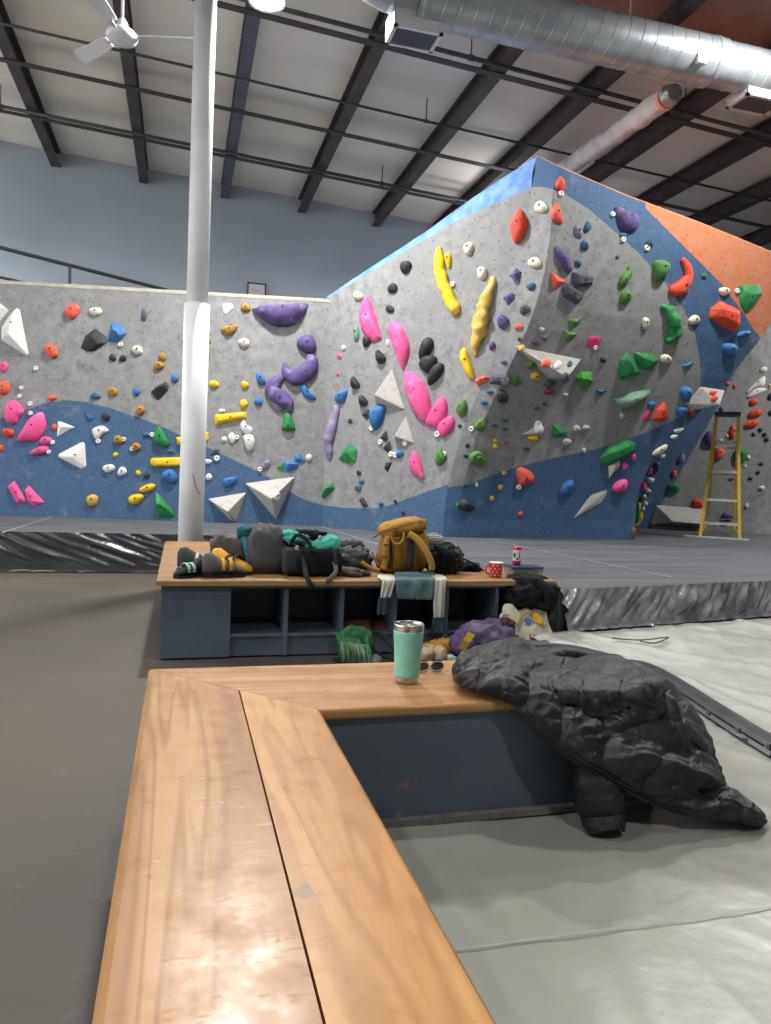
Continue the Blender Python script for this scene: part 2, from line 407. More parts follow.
for X in (-5.0, -3.6, -2.2, -.77, .62, 2.02, 3.44, 4.66, 5.98, 7.24, 8.5, 9.9, 11.3):
    k += 1; z = zc(X); b = MB(); m = BEAM_LIT if abs(X-.62) < .01 else BEAMM
    b.box((X-.075, -4, z-.25), (X+.075, YB-.02, z-.235)); b.box((X-.075, -4, z-.015), (X+.075, YB-.02, z+.0)); b.box((X-.009, -4, z-.235), (X+.009, YB-.02, z-.015))
    b.build('ceiling_beam_%d' % k, m, kind='structure')
PURM = mat('dark_green_grey_pipe', '#3b4544', '#2f3737', rough=.45, scale=5)
PIPES = [(8.02, .30, .026), (9.6, .30, .017), (11.85, .3, .026)]
for Y, dz, rr in PIPES:
    b = MB(); b.cyl((-9.9, Y, zc(-9.9)-dz), (13.5, Y, zc(13.5)-dz), rr, n=12)
    o = b.build('sprinkler_pipe', PURM, sm=True, label={8.02: 'dark pipe across the ceiling nearest the round metal duct', 9.6: 'thin dark pipe crossing mid ceiling between the two thicker pipes', 11.85: 'dark pipe crossing the ceiling closest to the back wall'}[Y], cat='pipe')
    for X in np.arange(-8.2, 13, 2.8):
        q = MB(); q.cyl((X, Y, zc(X)-dz), (X, Y, zc(X)-.0), .008, n=6); q.cyl((X-.03, Y, zc(X-.03)-dz), (X+.03, Y, zc(X+.03)-dz), rr*1.35, n=12)
        q.build('hanger', PURM, o)
for i, Y in enumerate((8.28, 10.55, 12.1)):
    b = MB(); z0, z1 = zc(-9.9)-.255, zc(13.5)-.255
    vs = [(-9.9, Y-.05, z0), (13.5, Y-.05, z1), (13.5, Y+.05, z1), (-9.9, Y+.05, z0), (-9.9, Y-.05, z0-.012), (13.5, Y-.05, z1-.012), (13.5, Y+.05, z1-.012), (-9.9, Y+.05, z0-.012)]
    b.add(vs, [(0, 1, 2, 3), (4, 5, 6, 7), (0, 1, 5, 4), (2, 3, 7, 6), (0, 3, 7, 4), (1, 2, 6, 5)])
    b.build('ceiling_beam_%d' % (20+i), mat('dark_strap_%d' % i, '#3a3536', rough=.6), kind='structure')
# bare brown roof boarding above the duct on the right
BRD = mat('brown_roof_boarding', '#a37869', '#84604f', rough=.6, scale=2)
MB().add([(3.3, 5.2, zc(3.3)-.06), (13, 5.2, zc(13)-.06), (13, 7.6, zc(13)-.06), (3.3, 7.6, zc(3.3)-.06), (3.3, 5.2, zc(3.3)-.04), (13, 5.2, zc(13)-.04), (13, 7.6, zc(13)-.04), (3.3, 7.6, zc(3.3)-.04)], [(0, 1, 2, 3), (4, 5, 6, 7), (0, 1, 5, 4), (1, 2, 6, 5), (2, 3, 7, 6), (3, 0, 4, 7)]).build('ceiling_boarding', BRD, kind='structure')
# pole
POLM = mat('pole_wrap_white', '#dcdee0', '#cfd1d3', rough=.6, scale=3, spec=.3)
POLG = mat('pole_grey_paint', '#bfc0c0', '#b0b1b1', rough=.6, scale=3)
px0 = atY(190, 540, 6.7).x+.005
p = MB().cyl((px0, 6.7, 0), (px0, 6.7, zc(px0)), .091, n=40).build('steel_column', POLG, sm=True, label='tall round grey steel column rising behind the far bench', cat='column')
slv = MB().cyl((px0, 6.7, 0), (px0, 6.7, atY(203, 305, 6.7).z), .108, n=40).build('white_sleeve', POLM, p, sm=True); slv.obj['label'] = 'white padded sleeve round the lower column'
sc = MB(); sc.sweep([(px0-.0, 6.59, 1.0), (px0+.02, 6.59, .93), (px0+.035, 6.592, .88), (px0+.07, 6.61, .82)], [.003]*4, n=6)
sc.build('scratch', mat('scratch_ink', '#555555'), slv)
# railing of the platform behind the left wall
RAILM = mat('dark_handrail_steel', '#3a3d42', rough=.5)
rl = empty('platform_railing', (-3, 10.9, LTOP), 'dark metal guard rail above the left climbing wall', 'railing')
def rail_pt(x, y, z): return atZ(x, y, z)
RZ = 3.95
ra, rb = rail_pt(0, 247.5, RZ), rail_pt(172, 291.5, RZ)
ra2 = ra+(ra-rb)*.6
MB().cyl(ra2, rb, .028, n=10).build('top_rail', RAILM, rl)
q = rb-ra
la, lb = atZ(0, 269, RZ-.42), atZ(75, 289, RZ-.42)
MB().cyl(Vector((ra2.x, ra2.y, RZ-.40)), Vector((rb.x, rb.y, RZ-.40)), .02, n=10).build('lower_rail', RAILM, rl)
for t in (.36, .93, -.3):
    c = ra+q*t; MB().cyl((c.x, c.y, LTOP-.3), (c.x, c.y, RZ), .024, n=10).build('post', RAILM, rl)
# platform floor that carries the rail, behind the climbing wall top
PLM = mat('platform_deck', '#77777a', rough=.8)
b = MB(); b.box((-9.9, 10.05, LTOP-.42), (16, 13.98, LTOP-.3)); b.build('ceiling_platform', PLM, kind='structure')
# framed notice on the back wall
FR = mat('black_frame', '#15161a', rough=.4); PAP = mat('notice_paper', '#c9c6cf', rough=.6); RED = mat('red_print', '#b8686c', rough=.6)
c = atY(256.5, 293, YB-.03); fw, fh = .34, .36
t = empty('framed_notice', (c.x, YB-.03, c.z-fh/2), 'small black framed notice hanging on the blue-grey back wall', 'picture frame')
b = MB()
for lo, hi in (((-fw/2, -.02, -fh/2), (fw/2, .02, -fh/2+.022)), ((-fw/2, -.02, fh/2-.022), (fw/2, .02, fh/2)), ((-fw/2, -.02, -fh/2), (-fw/2+.022, .02, fh/2)), ((fw/2-.022, -.02, -fh/2), (fw/2, .02, fh/2))):
    b.box(Vector(lo)+c, Vector(hi)+c)
b.build('frame', FR, t)
MB().box(c+Vector((-fw/2+.01, -.004, -fh/2+.01)), c+Vector((fw/2-.01, .012, fh/2-.01))).build('paper', PAP, t)
b = MB()
def strokes(b, o, segs, s, th=.007, ax=Vector((1, 0, 0)), az=Vector((0, 0, 1)), ny=Vector((0, -1, 0))):
    for (x0, y0, x1, y1) in segs:
        A = o+ax*x0*s+az*y0*s; B = o+ax*x1*s+az*y1*s; d = (B-A); d = d.normalized() if d.length else ax; w = d.cross(ny).normalized()*th/2
        b.add([A-w, A+w, B+w, B-w, A-w+ny*.002, A+w+ny*.002, B+w+ny*.002, B-w+ny*.002], [(4, 5, 6, 7), (0, 1, 5, 4), (2, 3, 7, 6), (1, 2, 6, 5), (0, 3, 7, 4)])
Eg = [(0, 0, 0, 1), (0, 1, .6, 1), (0, .5, .5, .5), (0, 0, .6, 0)]
xg = [(0, 0, .5, .6), (0, .6, .5, 0)]; ig = [(0, 0, 0, .6), (0, .75, 0, .85)]; tg = [(0, 0, 0, .8), (-.2, .55, .25, .55)]
o0 = c+Vector((-.075, -.006, .02))
strokes(b, o0, Eg, .05); strokes(b, o0+Vector((.045, 0, 0)), xg, .05); strokes(b, o0+Vector((.09, 0, 0)), ig, .05); strokes(b, o0+Vector((.12, 0, 0)), tg, .05)
for kk in range(3): strokes(b, c+Vector((-.1, -.006, -.035-.03*kk)), [(0, 0, .2-.03*kk, 0)], 1, .004)
b.build('print', RED, t)
# ------------------------------------------------------------------ crash pads
PADT = mat('charcoal_pad_top', '#585b60', '#45484c', rough=.75, scale=2.2, stretch=(.5, 4, 1), detail=8, bump=.1, bscale=12, spec=.3)
VIN = mat('glossy_black_vinyl', '#3a3c3e', '#303234', rough=.24, scale=2, spec=.8, bump=.12, bscale=18)
_k = lambda p, s=.012: ((p-(p-CAM).normalized()*s).x, (p-(p-CAM).normalized()*s).y)
polyp = [(-6.0, 7.71), (.42, 7.6), (.42, 5.1), (2.0, 4.75), (2.31, 4.17), (4.29, 4.57), (8.0, 5.32), (f1.x-.3, 6.2), _k(f1), _k(e1), _k(e0), _k(e0.lerp(f0, .55)), _k(Rc[0]), _k(ridge[0]), _k(w1), _k(w1.lerp(wl, .5)), _k(wl)]
VIN2 = mat('sheen_lightened_vinyl', '#94969a', '#606265', rough=.2, metal=.25, scale=5, spec=1.0, bump=.3, bscale=26)  # black vinyl lightened in colour to stand for its reflections
def prism(poly, z0, z1):
    n = len(poly); b = MB(); b.add([(x, y, z0) for x, y in poly]+[(x, y, z1) for x, y in poly], [tuple(range(n, 2*n))]+[(i, (i+1) % n, n+(i+1) % n, n+i) for i in range(n)]); return b
pad = prism(polyp, .005, PZ).build('crash_pad', PADT, label='thick charcoal bouldering crash pad covering the floor below the climbing walls', cat='crash pad')
def skirt(a, c, zb, outw, name, amp=.022, n=420, m=26, slant=.6, freq=7, seed=0):
    a, c = Vector(a), Vector(c); L = (c-a).length; d = (c-a)/L; nr = Vector((d.y, -d.x, 0)); nr = nr if nr.y < 0 else -nr
    vs = []
    for j in range(m):
        t = j/(m-1)
        for i in range(n):
            s = L*i/(n-1)
            u = (s+slant*t*.3)*freq
            f = abs(noise.noise(Vector((u, t*1.3, seed))))*1.7-.5+.45*noise.noise(Vector((u*2.4, t*3, seed+4)))
            env = math.sin(math.pi*min(1, t*1.05+.08))**.6 if t < .97 else .3
            prof = outw*(t**1.2)
            p = a+d*s+nr*(.008+prof+amp*(f+.5)*env)
            vs.append((p.x, p.y, PZ-(PZ-zb)*t+.004))
    return MB().add(vs, grid_faces(n, m)).build(name, VIN if a.x < 1 else VIN2, pad, sm=True)
skirt((-5.5, 7.708, 0), (.42, 7.6, 0), .005, .05, 'skirt', amp=.045, slant=-3.2, freq=4.6, seed=3, n=640).obj['label'] = 'glossy black wrinkled skirt'
skirt((2.31, 4.17, 0), (8.0, 5.32, 0), .135, .10, 'skirt', amp=.042, slant=.9, freq=12, seed=9, n=1100).obj['label'] = 'glossy black gathered skirt'
skirt((2.0, 4.75, 0), (2.31, 4.17, 0), .01, .02, 'skirt', n=60)
SEAM = mat('seam_tape', '#8d9093', rough=.6)
def strip(a, c, w, z):
    a, c = Vector((a[0], a[1], z)), Vector((c[0], c[1], z)); d = (c-a).normalized(); s = Vector((-d.y, d.x, 0))*w/2
    return [a-s, a+s, c+s, c-s]
for a, c, w in (((493, 541), (672, 577.5), .018), ((322, 527), (380, 545), .02), ((58, 515), (2, 533), .02), ((560, 545), (690, 560), .008), ((640, 547), (771, 541), .008)):
    A, B = atZ(*a, PZ), atZ(*c, PZ); MB().add(strip(A, B, w, PZ+.003), [(0, 1, 2, 3)]).build('seam', SEAM, pad)
# thin grey mats
def vinyl_mat(name, c1, c2, rough, bump, seed=0):
    m = mat(name, c1, c2, rough=rough, scale=1.6, spec=.6, bump=bump, bscale=3.2, detail=6)
    return m
GM = vinyl_mat('grey_vinyl', '#96978f', '#86877f', .34, .5)
GM2 = vinyl_mat('light_grey_vinyl', '#babbb4', '#a2a39d', .2, .9)
def flatmat(poly, z0, z1, m, label, name, amp, step=.02, fr=4, seed=0):
    xs = [q[0] for q in poly]; ys = [q[1] for q in poly]
    b = prism(poly, z0, z1-.012)
    nxx = int((max(xs)-min(xs))/step); nyy = int((max(ys)-min(ys))/step)
    inside = lambda x, y: sum(((poly[i-1][1] > y) != (poly[i][1] > y)) and (x < (poly[i][0]-poly[i-1][0])*(y-poly[i-1][1])/(poly[i][1]-poly[i-1][1])+poly[i-1][0]) for i in range(len(poly))) % 2 == 1
    V = []; idx = {}; Fc = []
    def gv(i, j):
        if (i, j) not in idx:
            x = min(xs)+i*step; y = min(ys)+j*step
            q = Vector((x*fr*.6+y*.5, y*fr*.25+x*.7, seed))
            rd = 1-abs(noise.noise(q))*3
            h = amp*(max(0, rd)**2*.9+.7*noise.noise(Vector((x*1.7, y*1.7, seed+3))))+amp*.35*max(0, 1-abs(noise.noise(Vector((x*5-y*2, y*3, seed+8))))*5)
            idx[(i, j)] = len(V); V.append((x, y, z1+h-amp*.5))
        return idx[(i, j)]
    for j in range(nyy):
        for i in range(nxx):
            if inside(min(xs)+(i+.5)*step, min(ys)+(j+.5)*step): Fc.append((gv(i, j), gv(i+1, j), gv(i+1, j+1), gv(i, j+1)))
    n0 = len(b.v); b.v += [Vector(v) for v in V]; b.f += [tuple(i+n0 for i in f) for f in Fc]
    return b.build(name, m, sm=True, label=label, cat='floor mat')
mz = .118
fm = flatmat([(.385, -1.0), (1.8, -1.0), (2.03, 2.1), (2.2, 3.1), (1.9, 3.15), (1.47, 2.5), (1.47, 1.84), (.385, 1.84)], .005, mz, GM, 'grey vinyl floor mat enclosed by the L of the near bench', 'floor_mat', .007, step=.018, fr=3.2, seed=2)
lm = flatmat([(2.13, 0.0), (2.13, 2.1), (2.3, 3.25), (2.0, 3.5), (2.02, 4.08), (2.45, 4.1), (8, 5.2), (8, 0.0)], .005, .13, GM2, 'pale shiny grey vinyl mat on the right beyond the black edge rail', 'floor_mat', .016, step=.022, fr=3.4, seed=5)
MB().add(strip(tuple(atZ(452, 953, mz))[:2], tuple(atZ(775, 909, mz))[:2], .004, mz+.006), [(0, 1, 2, 3)]).build('seam', SEAM, fm)
MB().add(strip(tuple(atZ(640, 658, .13))[:2], tuple(atZ(775, 716, .13))[:2], .006, .142), [(0, 1, 2, 3)]).build('seam', SEAM, lm)
RK = mat('black_edge_rail', '#2e3033', '#3c3f42', rough=.35, scale=8)
t = empty('edge_rail', (2.1, 2.2, mz), 'black rubber edge rail with screw heads along the pale mat', 'edge strip')
b = MB(); pts = [(1.98, .9), (2.08, 2.1), (2.28, 3.1), (2.2, 3.3), (2.02, 3.45)]
b.sweep([Vector((x, y, .145)) for x, y in pts], [.045]*5, n=8, flat=.45, upv=(0, 0, 1)); b.sweep([Vector((x-.035, y, .128)) for x, y in pts], [.03]*5, n=6, flat=.4, upv=(0, 0, 1))
b.build('rail', RK, t)
for px, py in ((708, 712), (738, 729), (768, 745), (682, 698), (656, 684)):
    q = atZ(px, py, .162); MB().cyl((q.x, q.y, .15), (q.x, q.y, .168), .011, n=12).build('screw', mat('screw_steel', '#7d8083', rough=.3, metal=1), t)
for i, pl in enumerate((((612, 638), (640, 640), (668, 637)), ((640, 641), (655, 643), (668, 638)))):
    b = MB(); b.sweep([atZ(x, y, .155) for x, y in pl], [.007]*3, n=6, flat=.5, upv=(0, 0, 1)); b.build('webbing_strap', mat('strap_black%d' % i, '#2a2a2c'), label=('thin black strap lying on the pale mat behind the jacket, the longer one', 'short black strap end lying on the pale mat behind the jacket')[i], cat='strap')
# ------------------------------------------------------------------ lamps
LAMPM, nt_, b_ = newmat('lamp_glow'); b_.inputs['Emission Color'].default_value = (1, .98, .94, 1); b_.inputs['Emission Strength'].default_value = 30
HOUS = mat('lamp_housing', '#c9ccd0', rough=.35, metal=.6)
for i, (x, y, z, e, eu) in enumerate(LAMPS):  # only the first lamp is in view; the others are added for light
    lab = 'glaring round high-bay lamp hanging below the ceiling left of the duct' if i == 0 else ['', 'unseen added high-bay lamp over the left concrete floor', 'unseen added high-bay lamp near the left foreground', 'unseen added high-bay lamp above the benches', 'unseen added high-bay lamp over the right mats', 'unseen added high-bay lamp behind the prow on the right', 'unseen added high-bay lamp over the left platform', 'unseen added high-bay lamp over the platform behind the prow', 'unseen added high-bay lamp behind the photographer'][i]
    t = empty('high_bay_lamp', (x, y, z), lab, 'ceiling lamp', 'high-bay lamps under the ceiling')
    MB().lathe((x, y, z), [(.0, .20), (.06, .2), (.08, .1), (.17, .045), (.185, 0), (.175, 0), (.16, .03), (0, .03)], n=32).build('housing', HOUS, t, sm=True)
    MB().lathe((x, y, z), [(0, .012), (.16, .012), (.16, .022), (0, .022)], n=32).build('diffuser', LAMPM, t)
    MB().cyl((x, y, z+.19), (x, y, zc(x)-.07), .012, n=8).build('rod', HOUS, t)
    ld = bpy.data.lights.new('high_bay_light', 'AREA'); ld.shape = 'DISK'; ld.size = .34; ld.energy = e*LAMP_SCALE; ld.color = LAMP_COLOR
    lo = bpy.data.objects.new('high_bay_light', ld); COL.objects.link(lo); lo.location = (0, 0, -.01); lo.parent = t.obj
    ld = bpy.data.lights.new('ceiling_fill', 'AREA'); ld.shape = 'DISK'; ld.size = .34; ld.energy = eu; ld.color = LAMP_COLOR  # added up-light that brightens the ceiling
    lo = bpy.data.objects.new('ceiling_fill', ld); COL.objects.link(lo); lo.location = (0, 0, .22); lo.rotation_euler = (math.pi, 0, 0); lo.parent = t.obj
# ------------------------------------------------------------------ duct, register, plastic tube, fan
GALV = mat('galvanised_steel', '#aab1b6', '#959ca2', rough=.38, metal=.45, scale=5, detail=6, bump=.1, bscale=25)
DZ, DY, DR = 5.36, 6.6, .215
t = empty('spiral_duct', (4, DY, DZ-DR), 'large round galvanised spiral ventilation duct under the ceiling', 'duct')
b = MB(); pr = []
x = 1.95; N_ = 72; vs = []; ring = []
while x < 12.5:
    for dx, dr in ((0, 0), (.07, .0), (.073, .004), (.079, .004), (.082, 0), (.149, 0)): ring.append((x+dx, DR+dr+(.012 if x < 5.0 else 0)))
    x += .15
for X, R in ring:
    for i in range(N_):
        a = 2*math.pi*i/N_; vs.append((X+.05*math.cos(a), DY+R*math.sin(a), DZ-.004*(X-4)+R*math.cos(a)))
b.add(vs, [(k*N_+i, k*N_+(i+1) % N_, (k+1)*N_+(i+1) % N_, (k+1)*N_+i) for k in range(len(ring)-1) for i in range(N_)])
b.build('tube', GALV, t)
b = MB(); b.sweep([(2.0, DY, DZ+.06), (1.8, DY, DZ+.065), (1.55, DY-.05, DZ+.08), (1.32, DY-.15, DZ+.22), (1.18, DY-.25, DZ+.42), (1.1, DY-.3, DZ+.75)], [.232, .235, .235, .233, .232, .232], n=32, res=2)
b.build('elbow', GALV, t)
for X in (1.98, 5.02): MB().lathe((X, DY, DZ-.004*(X-4)), [(DR+.008, -.03), (DR+.02, -.025), (DR+.02, .025), (DR+.008, .03)], n=40, axis=(1, 0, 0)).build('collar', GALV, t, sm=True)
for X in (4.1, 5.9, 7.7):
    MB().cyl((X, DY, DZ+DR-.02), (X, DY, zc(X)), .009, n=6).build('hanger', mat('hanger_white', '#c5c9cc', rough=.4), t)
q = atY(702, 55, DY-DR*.98); MB().box((q.x-.05, DY-DR-.012, q.z-.08), (q.x+.05, DY-DR+.03, q.z+.08)).build('paper_tag', mat('tag_paper', '#dfe2e2', rough=.6), t).obj['label'] = 'white rectangular tag'
def register(X0, X1, zt, zb, y0, y1, lab):
    t = empty('air_register', ((X0+X1)/2, (y0+y1)/2, zb), lab, 'air vent', 'registers on the duct')
    SM = mat('sheet_metal_pale', '#c6cacb', rough=.42, metal=.5)
    f = .035; b = MB(); b.box((X0, y0, zb+.0), (X0+f, y1, zb+.02)); b.box((X1-f, y0, zb), (X1, y1, zb+.02)); b.box((X0, y0, zb), (X1, y0+f, zb+.02)); b.box((X0, y1-f, zb), (X1, y1, zb+.02))
    b.box((X0, y0, zb+.02), (X0+.01, y1, zt)); b.box((X1-.01, y0, zb+.02), (X1, y1, zt)); b.box((X0, y0, zb+.02), (X1, y0+.01, zt)); b.box((X0, y1-.01, zb+.02), (X1, y1, zt))
    b.build('box', SM, t)
    g = MB(); n = 22
    for i in range(n):
        x = X0+f+(X1-X0-2*f)*(i+.5)/n; g.box((x-.003, y0+f, zb+.002), (x+.003, y1-f, zb+.03))
    g.build('louvres', mat('louvre_metal', '#77797a', rough=.4, metal=.5), t)
    MB().box((X0+.012, y0+.012, zb+.05), (X1-.012, y1-.012, zb+.055)).build('dark_throat', mat('dark_throat', '#26282a'), t)
c = atZ(414, 38, 5.05); register(c.x-.23, c.x+.23, 5.24, 5.04, c.y-.15, c.y+.17, 'square sheet-metal air register with grille under the left end of the duct')
c = atZ(755, 103, 5.07); register(c.x-.2, c.x+.3, 5.16, 5.07, c.y-.12, c.y+.2, 'air register under the right end of the duct')
PLAS = mat('cloudy_plastic_film', '#c9c6c8', '#b3adb0', rough=.28, scale=4, spec=.7, bump=.6, bscale=8)
t = empty('wrapped_flexible_duct', (5.1, 8.5, 4.9), 'flexible duct wrapped in cloudy plastic running from round duct behind the prow', 'duct')
a, c = atY(668, 97, DY+.42), atY(556, 176, 9.9)
b = MB(); b.sweep([a, a.lerp(c, .25), a.lerp(c, .5), a.lerp(c, .75), c, c+(c-a)*.5], [.115, .118, .116, .118, .115, .115], n=24, res=12, lump=.25, lf=5); b.build('sleeve', PLAS, t, sm=True)
MB().sweep([a+(a-c)*.045, a+(a-c)*.01], [.085, .112], n=24).build('foil_end', mat('foil', '#b9bcbf', '#8a8e92', rough=.2, metal=.9, scale=12, bump=.8), t)
MB().sweep([a+(c-a)*.0, a+(c-a)*.02], [.122, .122], n=24).build('tape_band', mat('pink_tape', '#d98d86'), t).obj['label'] = 'pink tape band'
# sprinkler main with coral coupling, top right
t = empty('sprinkler_main', tuple(atY(752, 17, 6.95)), 'dark green pipes crossing above the duct with a coral coupling', 'pipe')
GP = mat('dark_green_pipe', '#31413e', '#283432', rough=.35, scale=4)
j = atY(752, 17, 6.95)
MB().cyl(atY(640, -10, 6.95), j, .036, n=16).build('pipe_run', GP, t, sm=True)
MB().cyl(atY(790, -8, 6.9), j, .04, n=16).build('pipe_run', GP, t, sm=True)
MB().cyl(j, atY(705, 52, 7.1), .04, n=16).build('pipe_run', GP, t, sm=True)
dv = (atY(790, -8, 6.9)-j).normalized()
MB().cyl(j-dv*.035, j+dv*.035, .056, n=10).build('coupling', mat('coral_coupling', '#a8584a', rough=.45), t).obj['label'] = 'coral coupling clamp'
q = j-Vector((.13, 0, 0)); MB().cyl((q.x, q.y, q.z-.02), (q.x, q.y, zc(q.x)), .008, n=6).build('hanger', mat('hanger_steel', '#b5babd', rough=.4), t)
# ceiling fan at rest
FW_ = mat('white_fan_enamel', '#d9dadb', rough=.35)
f = atZ(122, 33, 5.1); t = empty('ceiling_fan', tuple(f-Vector((0, 0, .1))), 'white three-blade ceiling fan on a long rod, upper left', 'ceiling fan')
MB().lathe(f, [(0, -.085), (.05, -.085), (.13, -.07), (.145, -.04), (.145, -.02), (.12, .01), (.06, .03), (.05, .09), (.025, .13), (0, .13)], n=36).build('motor', FW_, t, sm=True)
MB().cyl(f+Vector((0, 0, .12)), Vector((f.x, f.y, zc(f.x)-.02)), .014, n=10).build('rod', mat('fan_rod', '#cfd0c8', rough=.4), t, sm=True)
for a in (math.radians(-12), math.radians(128), math.radians(250)):
    d = Vector((math.cos(a), math.sin(a), 0)); s = Vector((-d.y, d.x, 0)); b = MB()
    cs = []
    for r_, w_ in ((.2, .045), (.26, .055), (.5, .07), (.7, .075), (.72, .06)):
        for sx in (-1, 1):
            for dz in (.006, -.002): cs.append(f+d*r_+s*w_*sx+Vector((0, 0, -.02+dz+.02*sx)))
    n = 5; fs = []
    for k in range(n-1):
        o = 4*k; fs += [(o, o+2, o+6, o+4), (o+1, o+3, o+7, o+5), (o, o+1, o+5, o+4), (o+2, o+3, o+7, o+6)]
    fs += [(0, 1, 3, 2), (16, 17, 19, 18)]
    bl = b.add(cs, fs).build('blade', FW_, t)
    MB().box(f+Vector((-.0, -.015, -.03)), f+Vector((.24, .015, -.02)), mtx=Matrix.Translation(f) @ Matrix.Rotation(a, 4, 'Z') @ Matrix.Translation(-f)).build('blade_arm', mat('fan_arm', '#b9babb', rough=.3), bl)
# ------------------------------------------------------------------ climbing holds and volumes, each bolted to the wall's own surface
HC = {'pink': ('#e2548f', '#ec8bb2'), 'coral': ('#dd5c4a', '#e6907e'), 'orange': ('#d2492f', '#dc7660'), 'purple': ('#57487a', '#8d83a0'), 'lilac': ('#86799c', '#a9a0b6'), 'yellow': ('#e0b716', '#e6cc5e'),
      'tan': ('#c3a04a', '#d6c27e'), 'ochre': ('#a2792f', '#bf9f5c'), 'green': ('#237a42', '#4f9a68'), 'olive': ('#4f7a3a', '#8ba67a'), 'lime': ('#3d8f2f', '#5ea64b'), 'blue': ('#356ca6', '#7399bb'),
      'navy': ('#355e7c', '#5d7d92'), 'black': ('#2c2f34', '#5c6064'), 'slate': ('#4a4f5a', '#8a8d92'), 'cream': ('#d9d0bd', '#c4b49a'), 'white': ('#dcdad4', '#c6c3bb'), 'grey': ('#b1aea9', '#9d9a96'), 'magenta': ('#d8326c', '#d85a86'),
      'sage': ('#6f8f7c', '#98ab9d'), 'brown': ('#8a5f42', '#a07c62'), 'rust': ('#7d3d38', '#8f5a50')}
CN = {'coral': 'coral red', 'orange': 'orange red', 'navy': 'steel blue', 'slate': 'dark grey', 'tan': 'tan yellow', 'lime': 'bright green', 'olive': 'olive green', 'sage': 'pale green', 'rust': 'dark red', 'grey': 'plywood grey'}
HM = {}
def hmat(c):
    if c not in HM:
        HM[c] = mat('hold_'+c, HC[c][0], HC[c][1], rough=.62 if c != 'grey' else .8, scale=7 if c != 'grey' else 14, lo=.52, hi=.72, bump=.35, bscale=60, spec=.35)
    return HM[c]
BOLT = mat('bolt_steel', '#2b2c2f', rough=.4, metal=.5)
def make_bvh():
    return BVHTree.FromPolygons([tuple(v) for v in BVH_V], BVH_F)
TREE = make_bvh()
HOLDS = []
def hit(x, y):
    d = ray(x, y).normalized(); loc, n, i, ds = TREE.ray_cast(CAM, d, 40)
    if loc is None:
        return None
    if n.dot(d) > 0: n = -n
    return loc, n
def plane_pt(x, y, loc, n): d = ray(x, y); return CAM + d*((loc-CAM).dot(n)/d.dot(n))
def bolt_on(p, n, s, parent):
    MB().cyl(p-n*.01, p+n*.004, s, n=10).add(*[[], []]).build('bolt', BOLT, parent)
def ell(cx, cy, w, h, rot=0, n=18, e=1.0):
    a = math.radians(-rot); out = []
    for i in range(n):
        t = 2*math.pi*i/n; x, y = w/2*math.cos(t), h/2*math.sin(t)
        k = 1+.09*math.sin(2*t+cx)+.06*math.sin(3*t+cy)
        x *= k; y *= k
        out.append((cx+x*math.cos(a)-y*math.sin(a), cy+x*math.sin(a)+y*math.cos(a)))
    return out
def finish(name, b, c, sm, px, col, shape, ref, big, vol=False, boltp=None, size=0):
    o = b.build(name, hmat(col), None, sm=sm, label='x', cat='climbing volume' if vol else 'climbing hold', group=('plywood climbing volumes' if vol else CN.get(col, col)+' climbing holds'))
    if boltp: bolt_on(boltp[0], boltp[1], boltp[2], o)
    HOLDS.append(dict(o=o.obj, px=px, col=col, shape=shape, ref=ref, size=size, vol=vol)); return o
def centroid(P):
    A = cx = cy = 0
    for (x0, y0), (x1, y1) in zip(P, P[1:]+P[:1]): k = x0*y1-x1*y0; A += k; cx += (x0+x1)*k; cy += (y0+y1)*k
    if abs(A) < 1e-6: return sum(p[0] for p in P)/len(P), sum(p[1] for p in P)/len(P), 1
    return cx/(3*A), cy/(3*A), abs(A)/2
def safe_hit(x, y):
    for r_ in (0, 2, 4, 7, 11):
        for a in range(8):
            h = hit(x+r_*math.cos(a*.785), y+r_*math.sin(a*.785))
            if h: return h
    raise RuntimeError('no wall at %s %s' % (x, y))
def dome(col, P, hr=.45, ref=None, shape='rounded', off=(0, -.12), smp=True, groove=0, bolt=True, vol=False):
    """rounded hold: outline swelling to an off-centre crown"""
    cx, cy, A = centroid(P); loc, n = safe_hit(cx, cy)
    if smp: P = catmull_closed(P, 3) if len(P) < 14 else P
    ring = [plane_pt(x, y, loc, n) for x, y in P]; sz = math.sqrt(sum((q-loc).length for q in ring)/len(ring))
    rad = sum((q-loc).length for q in ring)/len(ring); mn = min((q-loc).length for q in ring); H = hr*2*(rad*.4+mn*.6)
    wpx = (max(p[0] for p in P)-min(p[0] for p in P)); hpx = (max(p[1] for p in P)-min(p[1] for p in P))
    top = plane_pt(cx+off[0]*wpx, cy+off[1]*hpx, loc, n)
    vs = []; m = len(ring); T = [0, 0, .12, .3, .5, .7, .87]
    sd = cx*.37+cy*.11
    for k, t in enumerate(T):
        z = -.015 if k == 0 else H*math.sqrt(max(0, 1-(1-t)**2.2))+.012*(k == 1)
        for q in ring:
            p = q.lerp(top, t); dd = 1+.14*noise.noise(Vector((p.x*9, p.y*9, p.z*9+sd)))
            if groove: dd -= groove*max(0, 1-abs(t-.5)*5)
            vs.append(p+n*z*dd)
    vs.append(top+n*H*1.0)
    fs = [(k*m+i, k*m+(i+1) % m, (k+1)*m+(i+1) % m, (k+1)*m+i) for k in range(len(T)-1) for i in range(m)]
    fs += [((len(T)-1)*m+i, (len(T)-1)*m+(i+1) % m, len(vs)-1) for i in range(m)]
    b = MB().add(vs, fs)
    bp = (top+n*(H*1.0), n, .011) if bolt and A > 60 else None
    return finish('climbing_hold', b, None, True, (cx, cy), col, shape, ref, A > 200, vol, bp, A)
